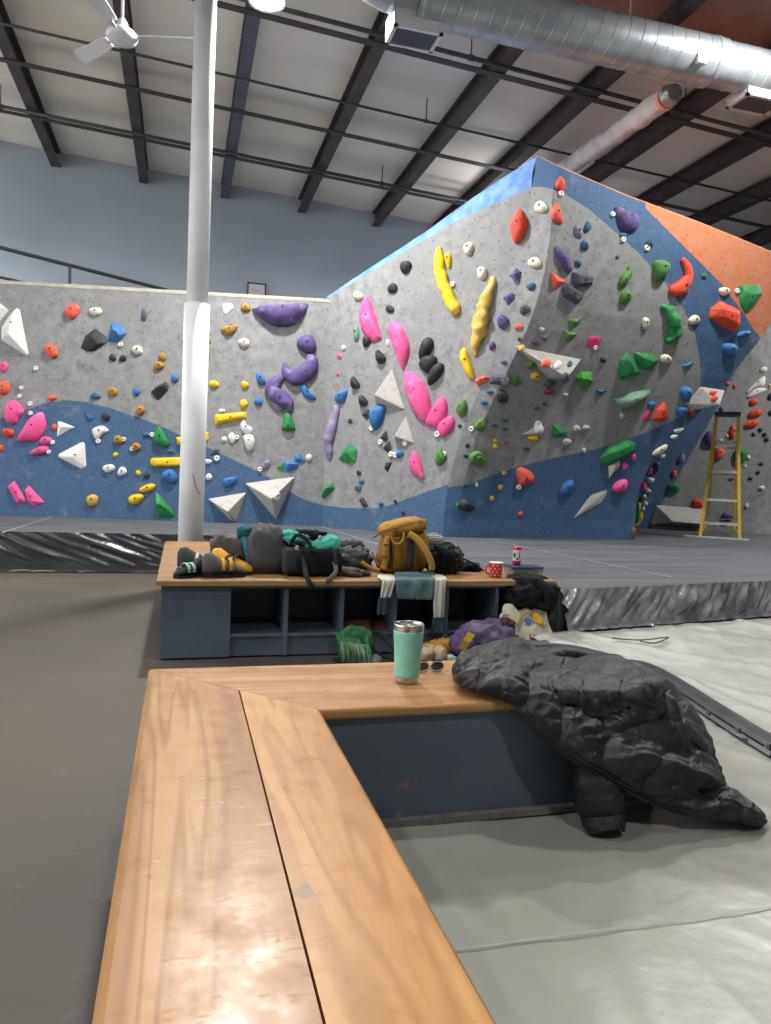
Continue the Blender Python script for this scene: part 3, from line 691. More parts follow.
def facet(col, P, tops, hr=.5, ref=None, shape='faceted', vol=False, bolt=True):
    """angular hold: convex hull of the outline on the wall and raised corners"""
    cx, cy, A = centroid(P); loc, n = safe_hit(cx, cy)
    base = [plane_pt(x, y, loc, n) for x, y in P]; rad = sum((q-loc).length for q in base)/len(base); H = hr*rad
    tp = []
    if isinstance(tops[0], (int, float)): tops = [tops]
    for q in tops:
        f = q[2] if len(q) > 2 else 1; tp.append(plane_pt(q[0], q[1], loc, n)+n*H*f)
    bm = bmesh.new(); vv = [bm.verts.new(q-n*.03) for q in base]+[bm.verts.new(q+n*.008) for q in base]+[bm.verts.new(q) for q in tp]
    r_ = bmesh.ops.convex_hull(bm, input=bm.verts); bmesh.ops.delete(bm, geom=[v for v in bm.verts if not v.link_faces], context='VERTS')
    bmesh.ops.dissolve_limit(bm, angle_limit=.02, verts=bm.verts, edges=bm.edges)
    bmesh.ops.bevel(bm, geom=list(bm.edges), offset=min(.012, rad*.07), segments=2, affect='EDGES', profile=.6)
    b = MB(); b._bm(bm)
    c3 = sum(tp, Vector())/len(tp)
    o = finish('climbing_volume' if vol else 'climbing_hold', b, None, False, (cx, cy), col, shape, ref, A > 200, vol, (c3+n*.002, n, .010) if (bolt and A > 70 and len(tp) > 1 and not vol) else None, A)
    if vol:
        k0 = len(BVH_V); BVH_V.extend(b.v); BVH_F.extend([tuple(i+k0 for i in f) for f in b.f])
    return o
def tube(col, pts, ref=None, shape='long curved', hr=.8, lump=.25):
    cx = sum(p[0] for p in pts)/len(pts); cy = sum(p[1] for p in pts)/len(pts)
    loc, n = safe_hit(cx, cy); P3, R3 = [], []
    for x, y, r_ in pts:
        q = plane_pt(x, y, loc, n); q2 = plane_pt(x+r_, y, loc, n); q3 = plane_pt(x, y+r_, loc, n); rr = min((q2-q).length, (q3-q).length)
        P3.append(q+n*rr*.25); R3.append(rr)
    b = MB(); b.sweep(P3, R3, n=16, flat=hr, upv=n, res=5, lump=lump, lf=12)
    # round the ends
    for e, s_ in ((0, 1), (-1, -1)):
        pass
    mid = P3[len(P3)//2]+n*(R3[len(P3)//2]*hr*.98)
    return finish('climbing_hold', b, None, True, (cx, cy), col, shape, ref, True, False, (mid, n, .011), sum((p[2]*2)**2 for p in pts))
def ring_(cx, cy, d):
    """small round screw-on washer hold"""
    loc, n = safe_hit(cx, cy); r_ = (plane_pt(cx+d/2, cy, loc, n)-loc).length; r_ = min(r_, .06)
    b = MB().lathe(loc-n*.01, [(r_*.95, 0), (r_, .02), (r_*.8, .034), (r_*.4, .032), (r_*.32, .014), (0, .014)], n=16, axis=n)
    return finish('climbing_hold', b, None, True, (cx, cy), 'white', 'ring', None, False, False, None, d*d*.7)
def E(col, cx, cy, w, h, rot=0, hr=.45, ref=None, shape=None):
    if shape is None:
        a = max(w, h)/min(w, h); shape = 'round' if a < 1.3 else ('oval' if a < 2 else 'long')
    return dome(col, ell(cx, cy, w, h, rot), hr, ref, shape)
# --- volumes first, so that holds can sit on them
facet('grey', [(245, 483.3), (295, 476.7), (276.3, 519.8)], (272.4, 498), .75, 'larger grey plywood pyramid volume low on the left wall, point down', vol=True)
facet('grey', [(208, 498.8), (246.7, 492.3), (236.6, 521.5), (232, 521.5)], (229, 511), .75, 'smaller grey plywood pyramid volume low on the left wall beside the column', vol=True)
facet('grey', [(392.2, 368.7), (404.7, 409.5), (375.8, 403), (376, 399)], (380, 396), .5, 'grey triangular plywood volume left of the giant pink hold, upper of two', vol=True)
facet('grey', [(406.2, 416.3), (414.3, 443.3), (394.8, 439.5)], (398, 436.5), .5, 'grey triangular plywood volume below the giant pink hold, lower of two', vol=True)
facet('grey', [(514.8, 346), (581, 359.4), (559, 380), (548, 378)], (557, 371), .8, 'pale grey triangular volume with small holds on it on the dark prow', vol=True)
facet('grey', [(521.4, 434.5), (537, 425.4), (544.5, 427), (541, 437)], (539, 431), .6, 'small grey volume under a white hold low on the dark prow', vol=True)
facet('grey', [(573, 519), (590.8, 494.8), (611.3, 485.7), (600.8, 503.5)], [(588, 505), (597, 498)], .12, 'flat pale grey diamond volume on the blue foot of the prow', vol=True)
facet('grey', [(700.3, 386.6), (724.5, 390.5), (715.5, 407), (692, 410), (686, 404)], (712, 402), .55, 'grey volume at the right edge of the prow carrying red holds', vol=True)
facet('grey', [(656, 505), (703, 508.4), (700, 527), (650, 525)], [(667.5, 520.4), (698, 523)], .7, 'grey wedge volume at the foot of the far wall beside ladder', vol=True)
TREE = make_bvh()
# --- left wall, far left
facet('white', [(17, 308), (20, 310), (29, 355), (26, 356), (1.5, 340), (1.5, 328), (8.5, 317)], [(13, 336), (16, 312, .5)], .6, 'tall cream white fin shaped hold at the far left edge')
facet('white', [(-8, 302), (0, 303), (9, 310.5), (0, 321), (-8, 319)], (2, 308), .6, 'cream white block cut by the photo left edge above the fin')
E('coral', 72.5, 311.5, 15, 15, ref='round coral red hold at the top of the left wall', shape='round')
E('cream', 95.8, 311.7, 12, 9.5)
facet('black', [(80.6, 347.7), (85.6, 335.6), (95.6, 328.5), (106.3, 336.3), (107, 342.7), (94, 351.3), (87, 351.6)], [(93, 337), (99, 345, .8)], .55, 'black angular hold touching the blue block on the left wall')
facet('blue', [(107.8, 341.3), (112.3, 321.9), (121.4, 324.5), (126.6, 333.5), (119.5, 342.6)], [(114, 330), (121, 336, .8)], .7, 'blue block hold beside the black angular one, left wall')
dome('coral', [(46, 345), (50, 343.5), (55, 346), (58, 351), (58, 356), (53, 359), (49, 355.5), (45, 351)], .5, 'two-lobed coral hold left of the black angular hold', 'two-lobed', groove=.2)
E('pink', 4.3, 367, 8, 10); E('coral', 4, 388, 14, 13, ref='coral hold half out of frame above the large pink holds', shape='round')
for x, y, d in ((36, 368.5, 5), (21.4, 388, 4.5), (19.7, 396.3, 4.5), (30.4, 404, 5), (30.7, 413.3, 4.6), (52.8, 442.4, 4.6), (49, 452, 4.6), (98.4, 441.2, 5), (120.7, 344.6, 5), (123.8, 439.3, 4.8), (132.4, 449, 5), (152.3, 434.6, 5),
                (217, 458.4, 6), (237, 437.4, 5), (260, 469.3, 5), (276.5, 496.5, 6.5), (453.2, 284.5, 5), (437.8, 434.3, 6), (405.3, 443.5, 5), (444.4, 454, 5), (349, 450.6, 5), (345.5, 454.3, 4.5), (372, 428.3, 4.6), (380.6, 442.3, 4.6),
                (391.3, 454.3, 5), (395.8, 455, 5), (471.6, 429, 5.5), (518.7, 487, 5), (560.7, 193.9, 5), (612.2, 214.6, 4.6), (622.8, 239.6, 5), (646.6, 248, 5.5), (736.7, 291, 4.2), (686, 289.5, 4.5), (746.7, 505.5, 4.5), (595, 347.5, 4)): ring_(x, y, d)
E('coral', 52.4, 397.8, 9, 6); E('navy', 95.5, 396, 9.5, 7.5, shape='wedge')
dome('pink', [(10.7, 400.7), (18.5, 401.4), (23.5, 409.3), (23.5, 413.6), (18.5, 418.5), (16.4, 423.5), (8.6, 422.8), (4.3, 417), (5, 407)], .3, 'large pink rounded hold at the far left above the blue field')
dome('pink', [(41.4, 412), (45.6, 418.5), (46, 428.5), (37.8, 440), (28.5, 441.4), (17.4, 440.5), (21.4, 431.4), (30, 418.5)], .3, 'large pink teardrop hold lying diagonally on the far left blue field', 'teardrop')
dome('orange', [(2, 431), (6, 428.5), (14, 430.5), (14, 435.5), (9, 437.5), (4, 435)], .5); E('orange', .8, 448.5, 6, 8); E('coral', 54.5, 427, 5.5, 5.5)
facet('white', [(57.8, 421.4), (60.5, 421.5), (75, 427), (57, 437.4)], (63, 427), .45, 'small white triangular hold right of the diagonal pink teardrop')
E('pink', 46, 440.5, 12, 8.5); E('pink', 40, 451, 18.5, 8.5, 12)
facet('navy', [(85, 413), (94.5, 418), (89, 422)], (89, 417), .4); E('black', 106, 417, 9, 7.5)
dome('white', [(93.4, 428.5), (102.7, 425.7), (109, 430.7), (102, 435.2), (97.5, 440.2), (92.7, 434)], .4, 'white claw shaped hold on the blue field of the left wall', 'claw')
facet('white', [(82, 441.8), (85, 442.8), (86.5, 467), (81.3, 469.2), (58.2, 457), (58.5, 454.2)], [(74, 457), (79, 452, .8)], .35, 'large white triangular hold on the far left blue field')
facet('pink', [(14.3, 480.6), (26.4, 500), (25, 502.7), (17, 503), (7.8, 487)], [(14, 486), (21, 498)], .4, 'pink slab hold low at the far left, the left of a pair', 'slab')
facet('pink', [(29.2, 485.6), (35, 495.6), (45, 502.7), (33.5, 506.3), (27, 500), (24.7, 490)], [(29, 491), (34, 501)], .4, 'pink curved slab hold low at the far left, right of a pair', 'slab')
E('tan', 92.6, 500.3, 13, 11.5, shape='rounded square')
E('slate', 144, 315, 5, 12); E('cream', 137.6, 350.3, 11.7, 9); E('black', 112.7, 357.7, 7, 7); E('black', 123, 358.4, 7.5, 6.5); E('ochre', 162.5, 357, 8, 7.5); E('ochre', 159, 366, 9.5, 9.5)
E('white', 185.5, 338, 6, 7); E('white', 185.5, 366.5, 6, 7); E('blue', 175, 378.4, 7.5, 8)
facet('black', [(150.6, 392), (155.8, 386.7), (166, 382), (168.7, 385.4), (168, 390.6), (159, 399.7), (157, 399.7)], [(157, 389), (164, 386)], .6, 'black wedge hold with chalked top left of the column')
E('ochre', 113.3, 392, 9, 9.5); E('blue', 136.8, 392, 7.4, 7); E('ochre', 140.5, 410.5, 8.5, 11); E('ochre', 118.5, 440, 11, 8.5); E('ochre', 136.5, 447.2, 10.5, 8); E('yellow', 115.8, 454.7, 4.6, 4.6)
E('navy', 146.5, 434.7, 7, 5); E('navy', 171, 451.4, 7, 4.5)
dome('green', [(153.2, 437.6), (157, 427.9), (161, 427), (167.4, 438.9), (170, 444), (166, 448), (155.8, 444)], .5, 'green hooded hold at the edge of blue field left of column', 'hooded')
facet('yellow', [(176, 437.5), (208.5, 432), (209, 441), (177, 445.5)], [(179, 439), (206, 434.5), (206, 439), (180, 443)], .28, 'yellow bar hold passing behind the column, upper left wall', 'bar')
facet('yellow', [(150, 460.3), (152, 458), (182.5, 457), (183, 466.8), (155.8, 467), (151, 465)], [(155, 460), (180, 459), (180, 464.5), (157, 465)], .25, 'yellow bar hold on the blue field ending at the column', 'bar')
E('white', 109, 468.4, 11.4, 9); E('white', 122.3, 471.7, 9, 9.5); E('yellow', 138.5, 473, 5, 5); E('black', 147, 475.7, 6, 6.5); E('blue', 170, 476.3, 15.5, 14.6, ref='round blue hold on the blue field beside the column')
E('yellow', 147.7, 488.2, 17, 7.5, 12, shape='sausage'); E('yellow', 136, 499, 17, 9.5, 12, shape='sausage')
facet('green', [(155.8, 491.4), (161.6, 496.6), (170.7, 507.6), (175.6, 515.4), (172.6, 517.6), (158.4, 517.2), (154.5, 510)], [(157.5, 503), (166, 507)], .55, 'green triangular scoop hold at the foot of the left wall')
# --- left wall, right of the column
facet('white', [(221.8, 304), (232, 303.7), (234, 308), (225.7, 315), (223.3, 311.8)], (227, 308), .4); E('ochre', 245.5, 308, 9.5, 8.5)
dome('ochre', [(221, 330), (225, 326), (231, 326.5), (237, 324.5), (237, 329), (233, 334), (228, 336), (224, 333)], .5, 'knobbly ochre hold right of the column', 'knobbly')
E('cream', 244.3, 343, 11.7, 8.7); E('ochre', 208, 340, 6, 8); E('ochre', 207, 356, 6, 10); E('yellow', 214, 384.2, 9.5, 8); E('yellow', 245, 385, 7.6, 8); E('yellow', 243.8, 404, 8.4, 8.4)
dome('blue', [(256, 373.3), (260, 373), (265.4, 381), (263.8, 385), (258.4, 383.4)], .5, shape='teardrop'); E('blue', 258.4, 401.7, 7.5, 8.5)
dome('blue', [(301.2, 385), (304.3, 383.9), (309, 391), (315.5, 396.6), (314.4, 399.7), (307.4, 399), (302, 392.7)], .45, 'blue crescent hold right of the purple hooks', 'crescent')
dome('purple', [(252.1, 309.5), (265.4, 305.8), (287, 305), (308.2, 304), (304.3, 315), (297.3, 323.5), (288.7, 327), (276.3, 327), (268.5, 324.2), (259, 316.5)], .45, 'wide purple bowl hold at the top of the left wall', 'bowl', off=(.02, -.25), smp=False)
E('purple', 307, 344.3, 21, 18, ref='round purple hold above the purple hooks'); 
tube('purple', [(284.5, 362, 1.5), (287, 373, 5.5), (295, 377.5, 7.5), (306, 371.5, 8), (311.5, 362, 6.5), (309, 355, 3)], 'upper purple hook shaped hold curving under the round purple one', 'hook', hr=.7)
tube('purple', [(285, 375, 2), (276, 382, 6), (272, 390, 7.5), (280, 398, 7.5), (288, 404, 6.5), (291, 412, 2)], 'lower purple hook shaped hold bending to the right', 'hook', hr=.7)
E('lilac', 277.5, 406, 14, 8, -45, ref='small lilac hold under the lower purple hook')
E('white', 222, 410.7, 6, 4)
facet('yellow', [(214, 414.8), (246, 411.7), (246.7, 418), (216.3, 425.2), (214.8, 423.3)], [(218, 417), (243, 414), (243, 416.5), (219, 421.5)], .25, 'tapered yellow bar hold right of the column', 'bar')
dome('white', [(240.5, 424), (244.4, 420.2), (246.7, 425), (252, 428), (251.4, 433.5), (245, 433.5), (241.2, 429.6)], .45, 'white curled hold under the tapered yellow bar', 'curled')
dome('white', [(243.5, 436), (249, 434.5), (253, 435.5), (255, 442), (252.5, 450), (248, 450.3), (245, 445)], .45, 'white lumpy hold below the white curled one', 'lumpy')
E('white', 224.3, 439.4, 6, 5); E('white', 232, 438, 7, 10.5); E('white', 204, 427, 6, 8); E('white', 207.7, 461.5, 8.5, 5); E('white', 203, 452, 4.5, 5); E('white', 209, 477, 6, 7.5)
facet('slate', [(210, 455), (215.6, 447.5), (219.5, 449), (219, 453.7), (214, 454.5)], (216, 450), .5)
dome('blue', [(223, 479.4), (232.7, 476.6), (237, 478.6), (233.5, 484.8), (225.7, 486.8)], .4, 'blue oval hold above the smaller plywood pyramid')
E('lilac', 266, 465, 7, 11.5, -35); facet('green', [(276.3, 467.2), (284, 462.6), (284.8, 471.3), (279.4, 470.8)], (281, 466), .4)
facet('blue', [(284, 462.3), (291, 459.6), (298.8, 463.8), (297.3, 468.5), (287.2, 472.4), (284, 468.5)], [(288, 464), (294, 464)], .5, 'blue block hold above the larger plywood pyramid, left of two')
facet('blue', [(294.2, 455.3), (298.8, 453.2), (305.5, 460.7), (303.5, 464), (295, 461.5)], (299, 458), .5, 'blue block hold above the larger plywood pyramid, right of two')
E('white', 309, 457.6, 6, 7.5)
dome('green', [(284.8, 413.7), (289.5, 412.8), (293, 420), (295, 426.5), (294.2, 430.5), (282.5, 430.2), (283, 421)], .45, 'green cone hold below the small lilac hold', 'cone', off=(0, .15))
# --- facet between corner and arete
E('cream', 358.5, 296, 9, 9.5); E('black', 406, 267, 12, 12); E('black', 393, 288.5, 10, 9.5); E('black', 390, 309, 8, 8)
P = dome('pink', [(366.8, 296.3), (370, 298.7), (376, 317), (381.6, 336), (380.8, 340), (372.3, 341.5), (363, 331.4), (360, 319), (361.4, 308)], .3, 'tall pink sail shaped hold, upper left of the pink series', 'sail')
E('sage', 356.8, 333.5, 6, 15); E('black', 367, 341, 8, 12.5); E('white', 388, 342.5, 3.5, 6)
dome('pink', [(394, 321.7), (401.8, 326), (408.8, 342.3), (409.3, 354.7), (404.2, 368.7), (401.8, 368), (394.8, 348.5), (389, 331.4), (390, 324.4)], .3, 'tall pink blade hold between the pink sail and the giant pink hold', 'blade')
E('white', 343.8, 347.7, 4.5, 5); E('pink', 340, 356, 4.5, 4.8); E('pink', 338.3, 373.7, 3.4, 3.4)
dome('black', [(377.2, 350.8), (380, 350.8), (386.3, 358.6), (381.6, 364), (377.2, 361)], .6); dome('black', [(352, 378), (354.5, 377), (360.4, 385.5), (356, 389), (352, 387)], .6); dome('black', [(360.5, 396.5), (363, 395.5), (368.5, 402.5), (364.5, 406.5), (360.3, 404.5)], .6)
dome('blue', [(336.5, 395), (346.6, 389.7), (347.3, 395), (344.2, 402), (339.6, 403.7), (336, 400.6)], .45, 'blue drop hold near the wall corner above the long lilac hold', 'drop')
dome('pink', [(405.4, 372.6), (411, 371.5), (418.7, 376.5), (427.2, 389), (430.8, 403), (429.6, 415.4), (425.7, 422.4), (418.7, 418.5), (411.7, 407.6), (406.2, 392), (404.4, 379.6)], .28, 'giant pink oval hold, the largest of the pink series', 'oval')
dome('pink', [(442, 396.7), (446.7, 401.4), (447.5, 412.3), (442, 424.7), (435.8, 428), (426.5, 424.7), (428, 417), (433.5, 407.6)], .3, 'pink leaf hold directly right of the giant pink hold', 'leaf')
dome('pink', [(453, 416), (454.2, 426.3), (446.7, 435.6), (441.2, 436.4), (437.4, 427.8), (443.6, 419.3)], .3, 'smallest pink leaf hold, lowest right beside the pink leaf', 'leaf')
dome('pink', [(414.3, 450.4), (419.5, 457.4), (424.6, 476), (422.6, 479.2), (415.6, 476), (410, 466.7), (410.6, 457.4)], .3, 'lone pink sail hold below the lower plywood triangle', 'sail')
E('black', 426.5, 348.5, 13, 23, -28, ref='upper black pebble hold of a stack of three'); E('black', 429, 364, 15.5, 21, -35, ref='middle black pebble hold of a stack of three'); E('black', 436, 373.5, 10.5, 27, -28, ref='lowest long black pebble hold of a stack of three')
dome('green', [(463.8, 399.5), (467, 403.7), (467, 412.3), (462.3, 417.7), (456.8, 411.5), (457.6, 404.5)], .45, 'olive leaf hold near the arete right of the pink leaves') if 0 else dome('olive', [(463.8, 399.5), (467, 403.7), (467, 412.3), (462.3, 417.7), (456.8, 411.5), (457.6, 404.5)], .45, 'olive leaf hold near the arete right of the pink leaves')
E('black', 460, 426, 3.6, 3.6)
dome('olive', [(440.5, 448), (446.7, 457.4), (445, 462), (439.7, 465.5), (435.5, 460.5)], .45, 'olive leaf hold with white ring right of the lone pink sail')
tube('lilac', [(336.6, 405.5, 2.4), (337, 412, 3.6), (334, 422, 5), (331, 434, 6), (329.5, 443, 5), (330, 452, 3.8), (330.5, 461, 1)], 'long segmented lilac hold hanging beside the wall corner', 'segmented')
E('black', 350.5, 421, 4.5, 4.5)
facet('green', [(351.2, 442.3), (357.5, 449.8), (356, 462.3), (347.4, 464), (338.8, 459), (343.5, 450.6)], [(349, 452), (352, 457, .8)], .5, 'green many-sided hold with white washers on the lit facet')
facet('green', [(321, 497.3), (326.3, 487.2), (333.3, 482.2), (335, 488.7), (324.8, 498.4)], [(326, 491), (332, 487)], .5, 'small dark green bar hold at the wall corner near the floor')
dome('blue', [(370.7, 411.7), (376, 407), (381.6, 404), (385.8, 407), (385, 414), (382.4, 423.3), (377, 429.6), (372.3, 427.2), (370.2, 418.7)], .4, 'bright blue two-part hold left of the lower plywood triangle')
facet('black', [(362, 414.8), (369, 408.6), (370, 417), (366.8, 419.8)], (367, 414), .5); facet('black', [(380, 438), (386.3, 430.4), (388.3, 439), (386.3, 442)], (385.5, 437), .5); facet('black', [(383, 448.2), (389.4, 440.8), (392, 449.8), (388.6, 453.2)], (388, 447), .5)
E('blue', 400, 454, 8, 7); facet('black', [(386.3, 462.3), (391.7, 462.3), (387.8, 472), (384.4, 467.7)], (388, 467), .5)
E('black', 359, 472.7, 4, 5); E('navy', 362, 481.7, 5.5, 4.6); E('navy', 358.3, 488, 6, 6.5); facet('black', [(359, 499.6), (363, 496.8), (368.8, 505.8), (364.5, 507.9)], [(362, 500), (365.5, 504)], .5)
E('navy', 381.3, 504, 5, 4.6); E('black', 395.6, 501.5, 3.2, 3.4); E('black', 403.4, 512.8, 3.2, 3.2)
tube('yellow', [(439.3, 247.5, 2.5), (439.5, 258, 5.3), (441, 272, 6), (445.5, 288, 6.2), (451, 301, 6), (455.5, 309, 5.5), (458, 314, 3)], 'long yellow banana shaped hold on the upper facet', 'banana', lump=.3)
E('yellow', 448.7, 260.3, 6, 17, 10, ref='small yellow finger hold beside the yellow banana')
E('cream', 469, 248.6, 11, 12.5); E('cream', 482.4, 273, 11, 12.5)
tube('tan', [(493.5, 277, 2), (491, 289, 5), (486, 303, 7.5), (484, 317, 8), (480.5, 331, 8), (476.5, 344, 5.5), (476, 356, 1.5)], 'long lumpy tan yellow hold below the banana, close to the arete', 'lumpy', lump=.5)
dome('orange', [(519.8, 209), (526.8, 218.2), (528, 227.6), (523.7, 238.5), (517.5, 244.4), (513.6, 240.8), (511.2, 232.3), (512, 223)], .4, 'orange red pointed hold at the top of the facet by the arete')
facet('purple', [(516.2, 268), (521.3, 271.8), (519, 284.5), (516.2, 284.8), (510, 275.4)], (516, 275), .6, 'uppermost purple chip hold beside the arete'); facet('purple', [(503, 298), (511.7, 292.3), (514.8, 294.5), (514.4, 299), (508, 305.3)], (509, 297), .6, 'second purple chip hold from the top beside the arete')
E('purple', 503.2, 322, 11.5, 15, ref='third purple chip hold from the top beside the arete'); E('purple', 492.5, 346, 6, 9)
dome('yellow', [(461.5, 350.8), (466, 348), (470.8, 361), (474.7, 373.3), (473, 380), (467.7, 375.7), (462.3, 364.8), (460.4, 357.8)], .45, 'short yellow banana hold below the tan yellow one', 'banana')
facet('coral', [(474.4, 380.4), (484.8, 375.2), (489, 377.2), (487.2, 381), (478.6, 387)], [(478, 382), (486, 378)], .6, 'coral block hold next to the black tube at the arete', 'block')
# --- the dark prow
facet('slate', [(491, 374), (508, 374.5), (509.5, 380), (507, 386), (489.5, 383.5)], [(494, 377), (506, 377), (505, 382), (494, 381)], .4, 'dark shiny tube hold where the arete meets the prow', 'tube')
facet('olive', [(510, 376), (516.4, 374), (522, 383), (514.7, 385.7), (509.4, 382.4)], (514.5, 379.5), .6)
E('black', 502, 396.5, 11.5, 12.5, ref='black lump hold below the dark tube hold'); E('navy', 490, 392, 7, 4.5); E('navy', 484.3, 402.5, 7, 5); E('navy', 504, 362, 6, 4)
dome('olive', [(475, 424), (484, 417.3), (485.7, 426.4), (480.7, 430.5), (475, 429)], .5, 'olive hold with ring low near the arete on prow')
E('navy', 504.8, 420, 7, 3); E('slate', 494, 425.5, 6, 2.6); E('navy', 505, 429, 5, 2.6); E('slate', 536.5, 408, 5, 3); E('slate', 526, 449, 6, 3.4)
E('yellow', 495.3, 440.5, 5, 3.5); E('yellow', 495.5, 446.3, 5.5, 5); E('orange', 506, 442.6, 3.4, 2.8); E('black', 467.4, 445.5, 4, 5); E('black', 465.8, 456, 4.5, 4.5)
dome('olive', ell(477.8, 458.3, 17, 15), .5, 'olive grooved hold low beside the arete on the prow', 'grooved', groove=.35)
E('orange', 511.7, 463.7, 4, 3.5); E('tan', 504.3, 473, 5, 5); E('tan', 500.3, 487.3, 5.2, 5); E('tan', 492, 498.3, 4.5, 6)
facet('coral', [(516.4, 468.7), (521.4, 466.7), (529.7, 470.4), (534.3, 476), (533.8, 482), (524.7, 486), (519, 483.7), (516, 474.5)], [(523, 473), (528, 478), (521, 480)], .6, 'big coral faceted hold on the blue foot of the prow')
E('green', 466.6, 484.8, 5, 3.2); E('white', 476.5, 484.8, 2.8, 4)
dome('black', [(459, 504), (463, 499), (468, 501), (475, 506.5), (470, 510.5), (462, 510)], .6, 'black pointed hold on the blue foot near the backpack'); E('green', 457.5, 506, 4, 6); E('coral', 520.5, 514, 5, 5)
E('tan', 535.5, 376.6, 10, 9); E('navy', 531.4, 286.6, 9, 7.5); E('slate', 525, 309.6, 10.5, 10); E('coral', 519, 327, 9, 6); E('black', 519.8, 339.5, 3.6, 3.6); E('slate', 534.5, 342.6, 6, 3.6)
facet('navy', [(540.5, 336), (549, 335.5), (545, 343)], (544.5, 337.5), .6); E('cream', 541.7, 329.5, 4.5, 5)
facet('olive', [(569, 319.7), (581.7, 317.3), (577.8, 324.4), (572.4, 328), (569.7, 326.7)], (575, 321), .6, 'upper olive wedge hold in the middle of the prow'); facet('olive', [(563, 329.8), (577, 333.7), (568.5, 341.5), (563.8, 340)], (568, 334), .6, 'lower olive wedge hold in the middle of the prow')
facet('magenta', [(593.4, 336), (602, 337.6), (599.6, 343), (594.2, 347), (586.4, 345), (588.7, 337.6)], [(592, 339), (597, 341)], .2, 'flat magenta hold in the middle of the prow')
E('black', 602.7, 360, 6, 5.5); E('tan', 521.8, 347.9, 6, 5); E('coral', 546, 363.5, 9, 6.5); E('white', 556.8, 365.4, 9, 8); E('navy', 569.5, 364.3, 5, 5.5)
E('olive', 531.5, 364, 13, 8.5); E('slate', 549.6, 383.7, 11, 7.5); E('rust', 548.3, 391.3, 10, 6.5); E('slate', 566, 377.5, 8.5, 8)
facet('lime', [(574.4, 377.3), (581, 371.5), (591.5, 371.5), (593, 382), (581, 390.8)], [(580, 377), (589, 379)], .6, 'bright green block hold in the middle of the prow')
facet('navy', [(596, 389), (606.5, 390), (600, 395.4), (596.5, 395)], (600, 391), .5); E('cream', 565.7, 394.4, 5, 3)
dome('orange', [(560, 176.5), (564.3, 183), (564, 190), (560, 192), (555.5, 188), (556, 181)], .4, 'orange red drop hold on the blue tip of the prow')
E('cream', 541.5, 207.5, 12.5, 13.5)
dome('coral', [(551, 212.8), (554.8, 204.2), (558.7, 206.6), (562.3, 222), (559.5, 223.7), (553.2, 219.8)], .35, 'coral half-moon hold at the top of the prow', 'half-moon')
E('lilac', 577.8, 232, 6.5, 13, 15); E('navy', 587.3, 227, 6.5, 10.5); E('navy', 584.3, 245.8, 8, 10); tube('purple', [(556.5, 246, 2), (559, 252, 4), (563, 259, 5), (567, 267, 5.5), (568.5, 272, 3)], 'purple drop hold on the upper prow above the dark blocks', 'drop')
E('cream', 535.4, 263, 12.5, 12.5); E('navy', 578, 263, 6, 7.5)
facet('coral', [(550.4, 271.5), (566, 281.8), (554.8, 289.8), (551.7, 285.2)], (555.5, 281), .6, 'coral triangular hold left of the two dark grey blocks')
facet('slate', [(572.2, 272), (593.7, 275.8), (592, 285), (575, 287.5), (572.2, 282)], [(575, 275), (590, 278), (589, 283), (577, 284)], .5, 'upper dark grey block hold of a pair on the prow', 'block')
facet('slate', [(561.5, 287.8), (566, 282.3), (582.5, 292.5), (581, 300.2), (575.5, 304), (562.3, 296.3)], [(566, 286.5), (580, 295), (576, 300), (565, 293)], .5, 'lower dark grey block hold of a pair on the prow', 'block')
E('slate', 617.4, 256.8, 3.6, 3.6)
dome('purple', [(614.4, 207.7), (625, 212), (635.5, 215.5), (638, 226.6), (631, 232.8), (620, 227.7)], .4, 'purple rounded hold on the blue top stripe of the prow')
E('navy', 623, 235.5, 7, 5.5); E('black', 648.8, 244.5, 6.5, 8)
dome('olive', [(652.6, 262), (660, 260.3), (668.3, 264.3), (666.5, 273), (658.8, 281), (652.8, 277.6)], .5, 'olive green hold on the blue stripe left of the red hook')
tube('olive', [(629, 266.5, 2), (628.5, 273, 4), (623, 280, 5), (619, 284.5, 2.5)], 'olive crescent hold left of the blue stripe on prow', 'crescent')
dome('olive', ell(625, 297, 11, 15.5, -15), .45, 'olive drop hold below the olive crescent')
tube('orange', [(682, 258.5, 2.5), (686, 267, 4.6), (687.5, 277, 5.5), (682, 285.5, 7), (674, 289.5, 7.2), (668.5, 289, 3)], 'large red hook hold on the blue stripe of prow', 'hook')
E('green', 703.8, 276, 5, 5.6); E('cream', 724, 291.4, 10.5, 9)
facet('green', [(738, 285.3), (746.4, 288.7), (758.6, 284.2), (762.3, 293), (755.2, 304.2), (745.3, 313.7), (739.7, 304.2)], [(745, 294), (754, 294), (747, 303)], .35, 'dark green shield hold on the orange field')
facet('orange', [(709.8, 308.6), (719.8, 300.9), (733, 306.4), (740, 310.9), (740, 324), (734.2, 332.4), (719.8, 325.3), (708.7, 317.5)], [(717, 309), (733, 314), (732, 324), (719, 317)], .5, 'big red block hold on the blue stripe near the orange field', 'block')
E('cream', 693.8, 320, 11, 10); E('cream', 645.4, 323, 7.5, 11)
tube('green', [(661.5, 305, 2), (666, 310, 5), (672.5, 318, 6.5), (675, 327, 6.5), (672, 336, 5), (666.5, 342, 2.5)], 'dark green jagged hook hold at the grey and blue boundary', 'hook', lump=.9)
E('blue', 743, 334, 13, 6.5, 18, ref='blue slanted hold just under the red block'); E('blue', 729.5, 349.3, 13.5, 14.5, ref='round blue hold on the right blue stripe')
facet('green', [(617, 377.5), (620.4, 359), (626.3, 351.8), (633.8, 359), (639, 370.7), (638, 375.8), (622, 380)], [(626, 359), (632, 370), (624, 372)], .6, 'left dark green block hold of a pair on the prow', 'block')
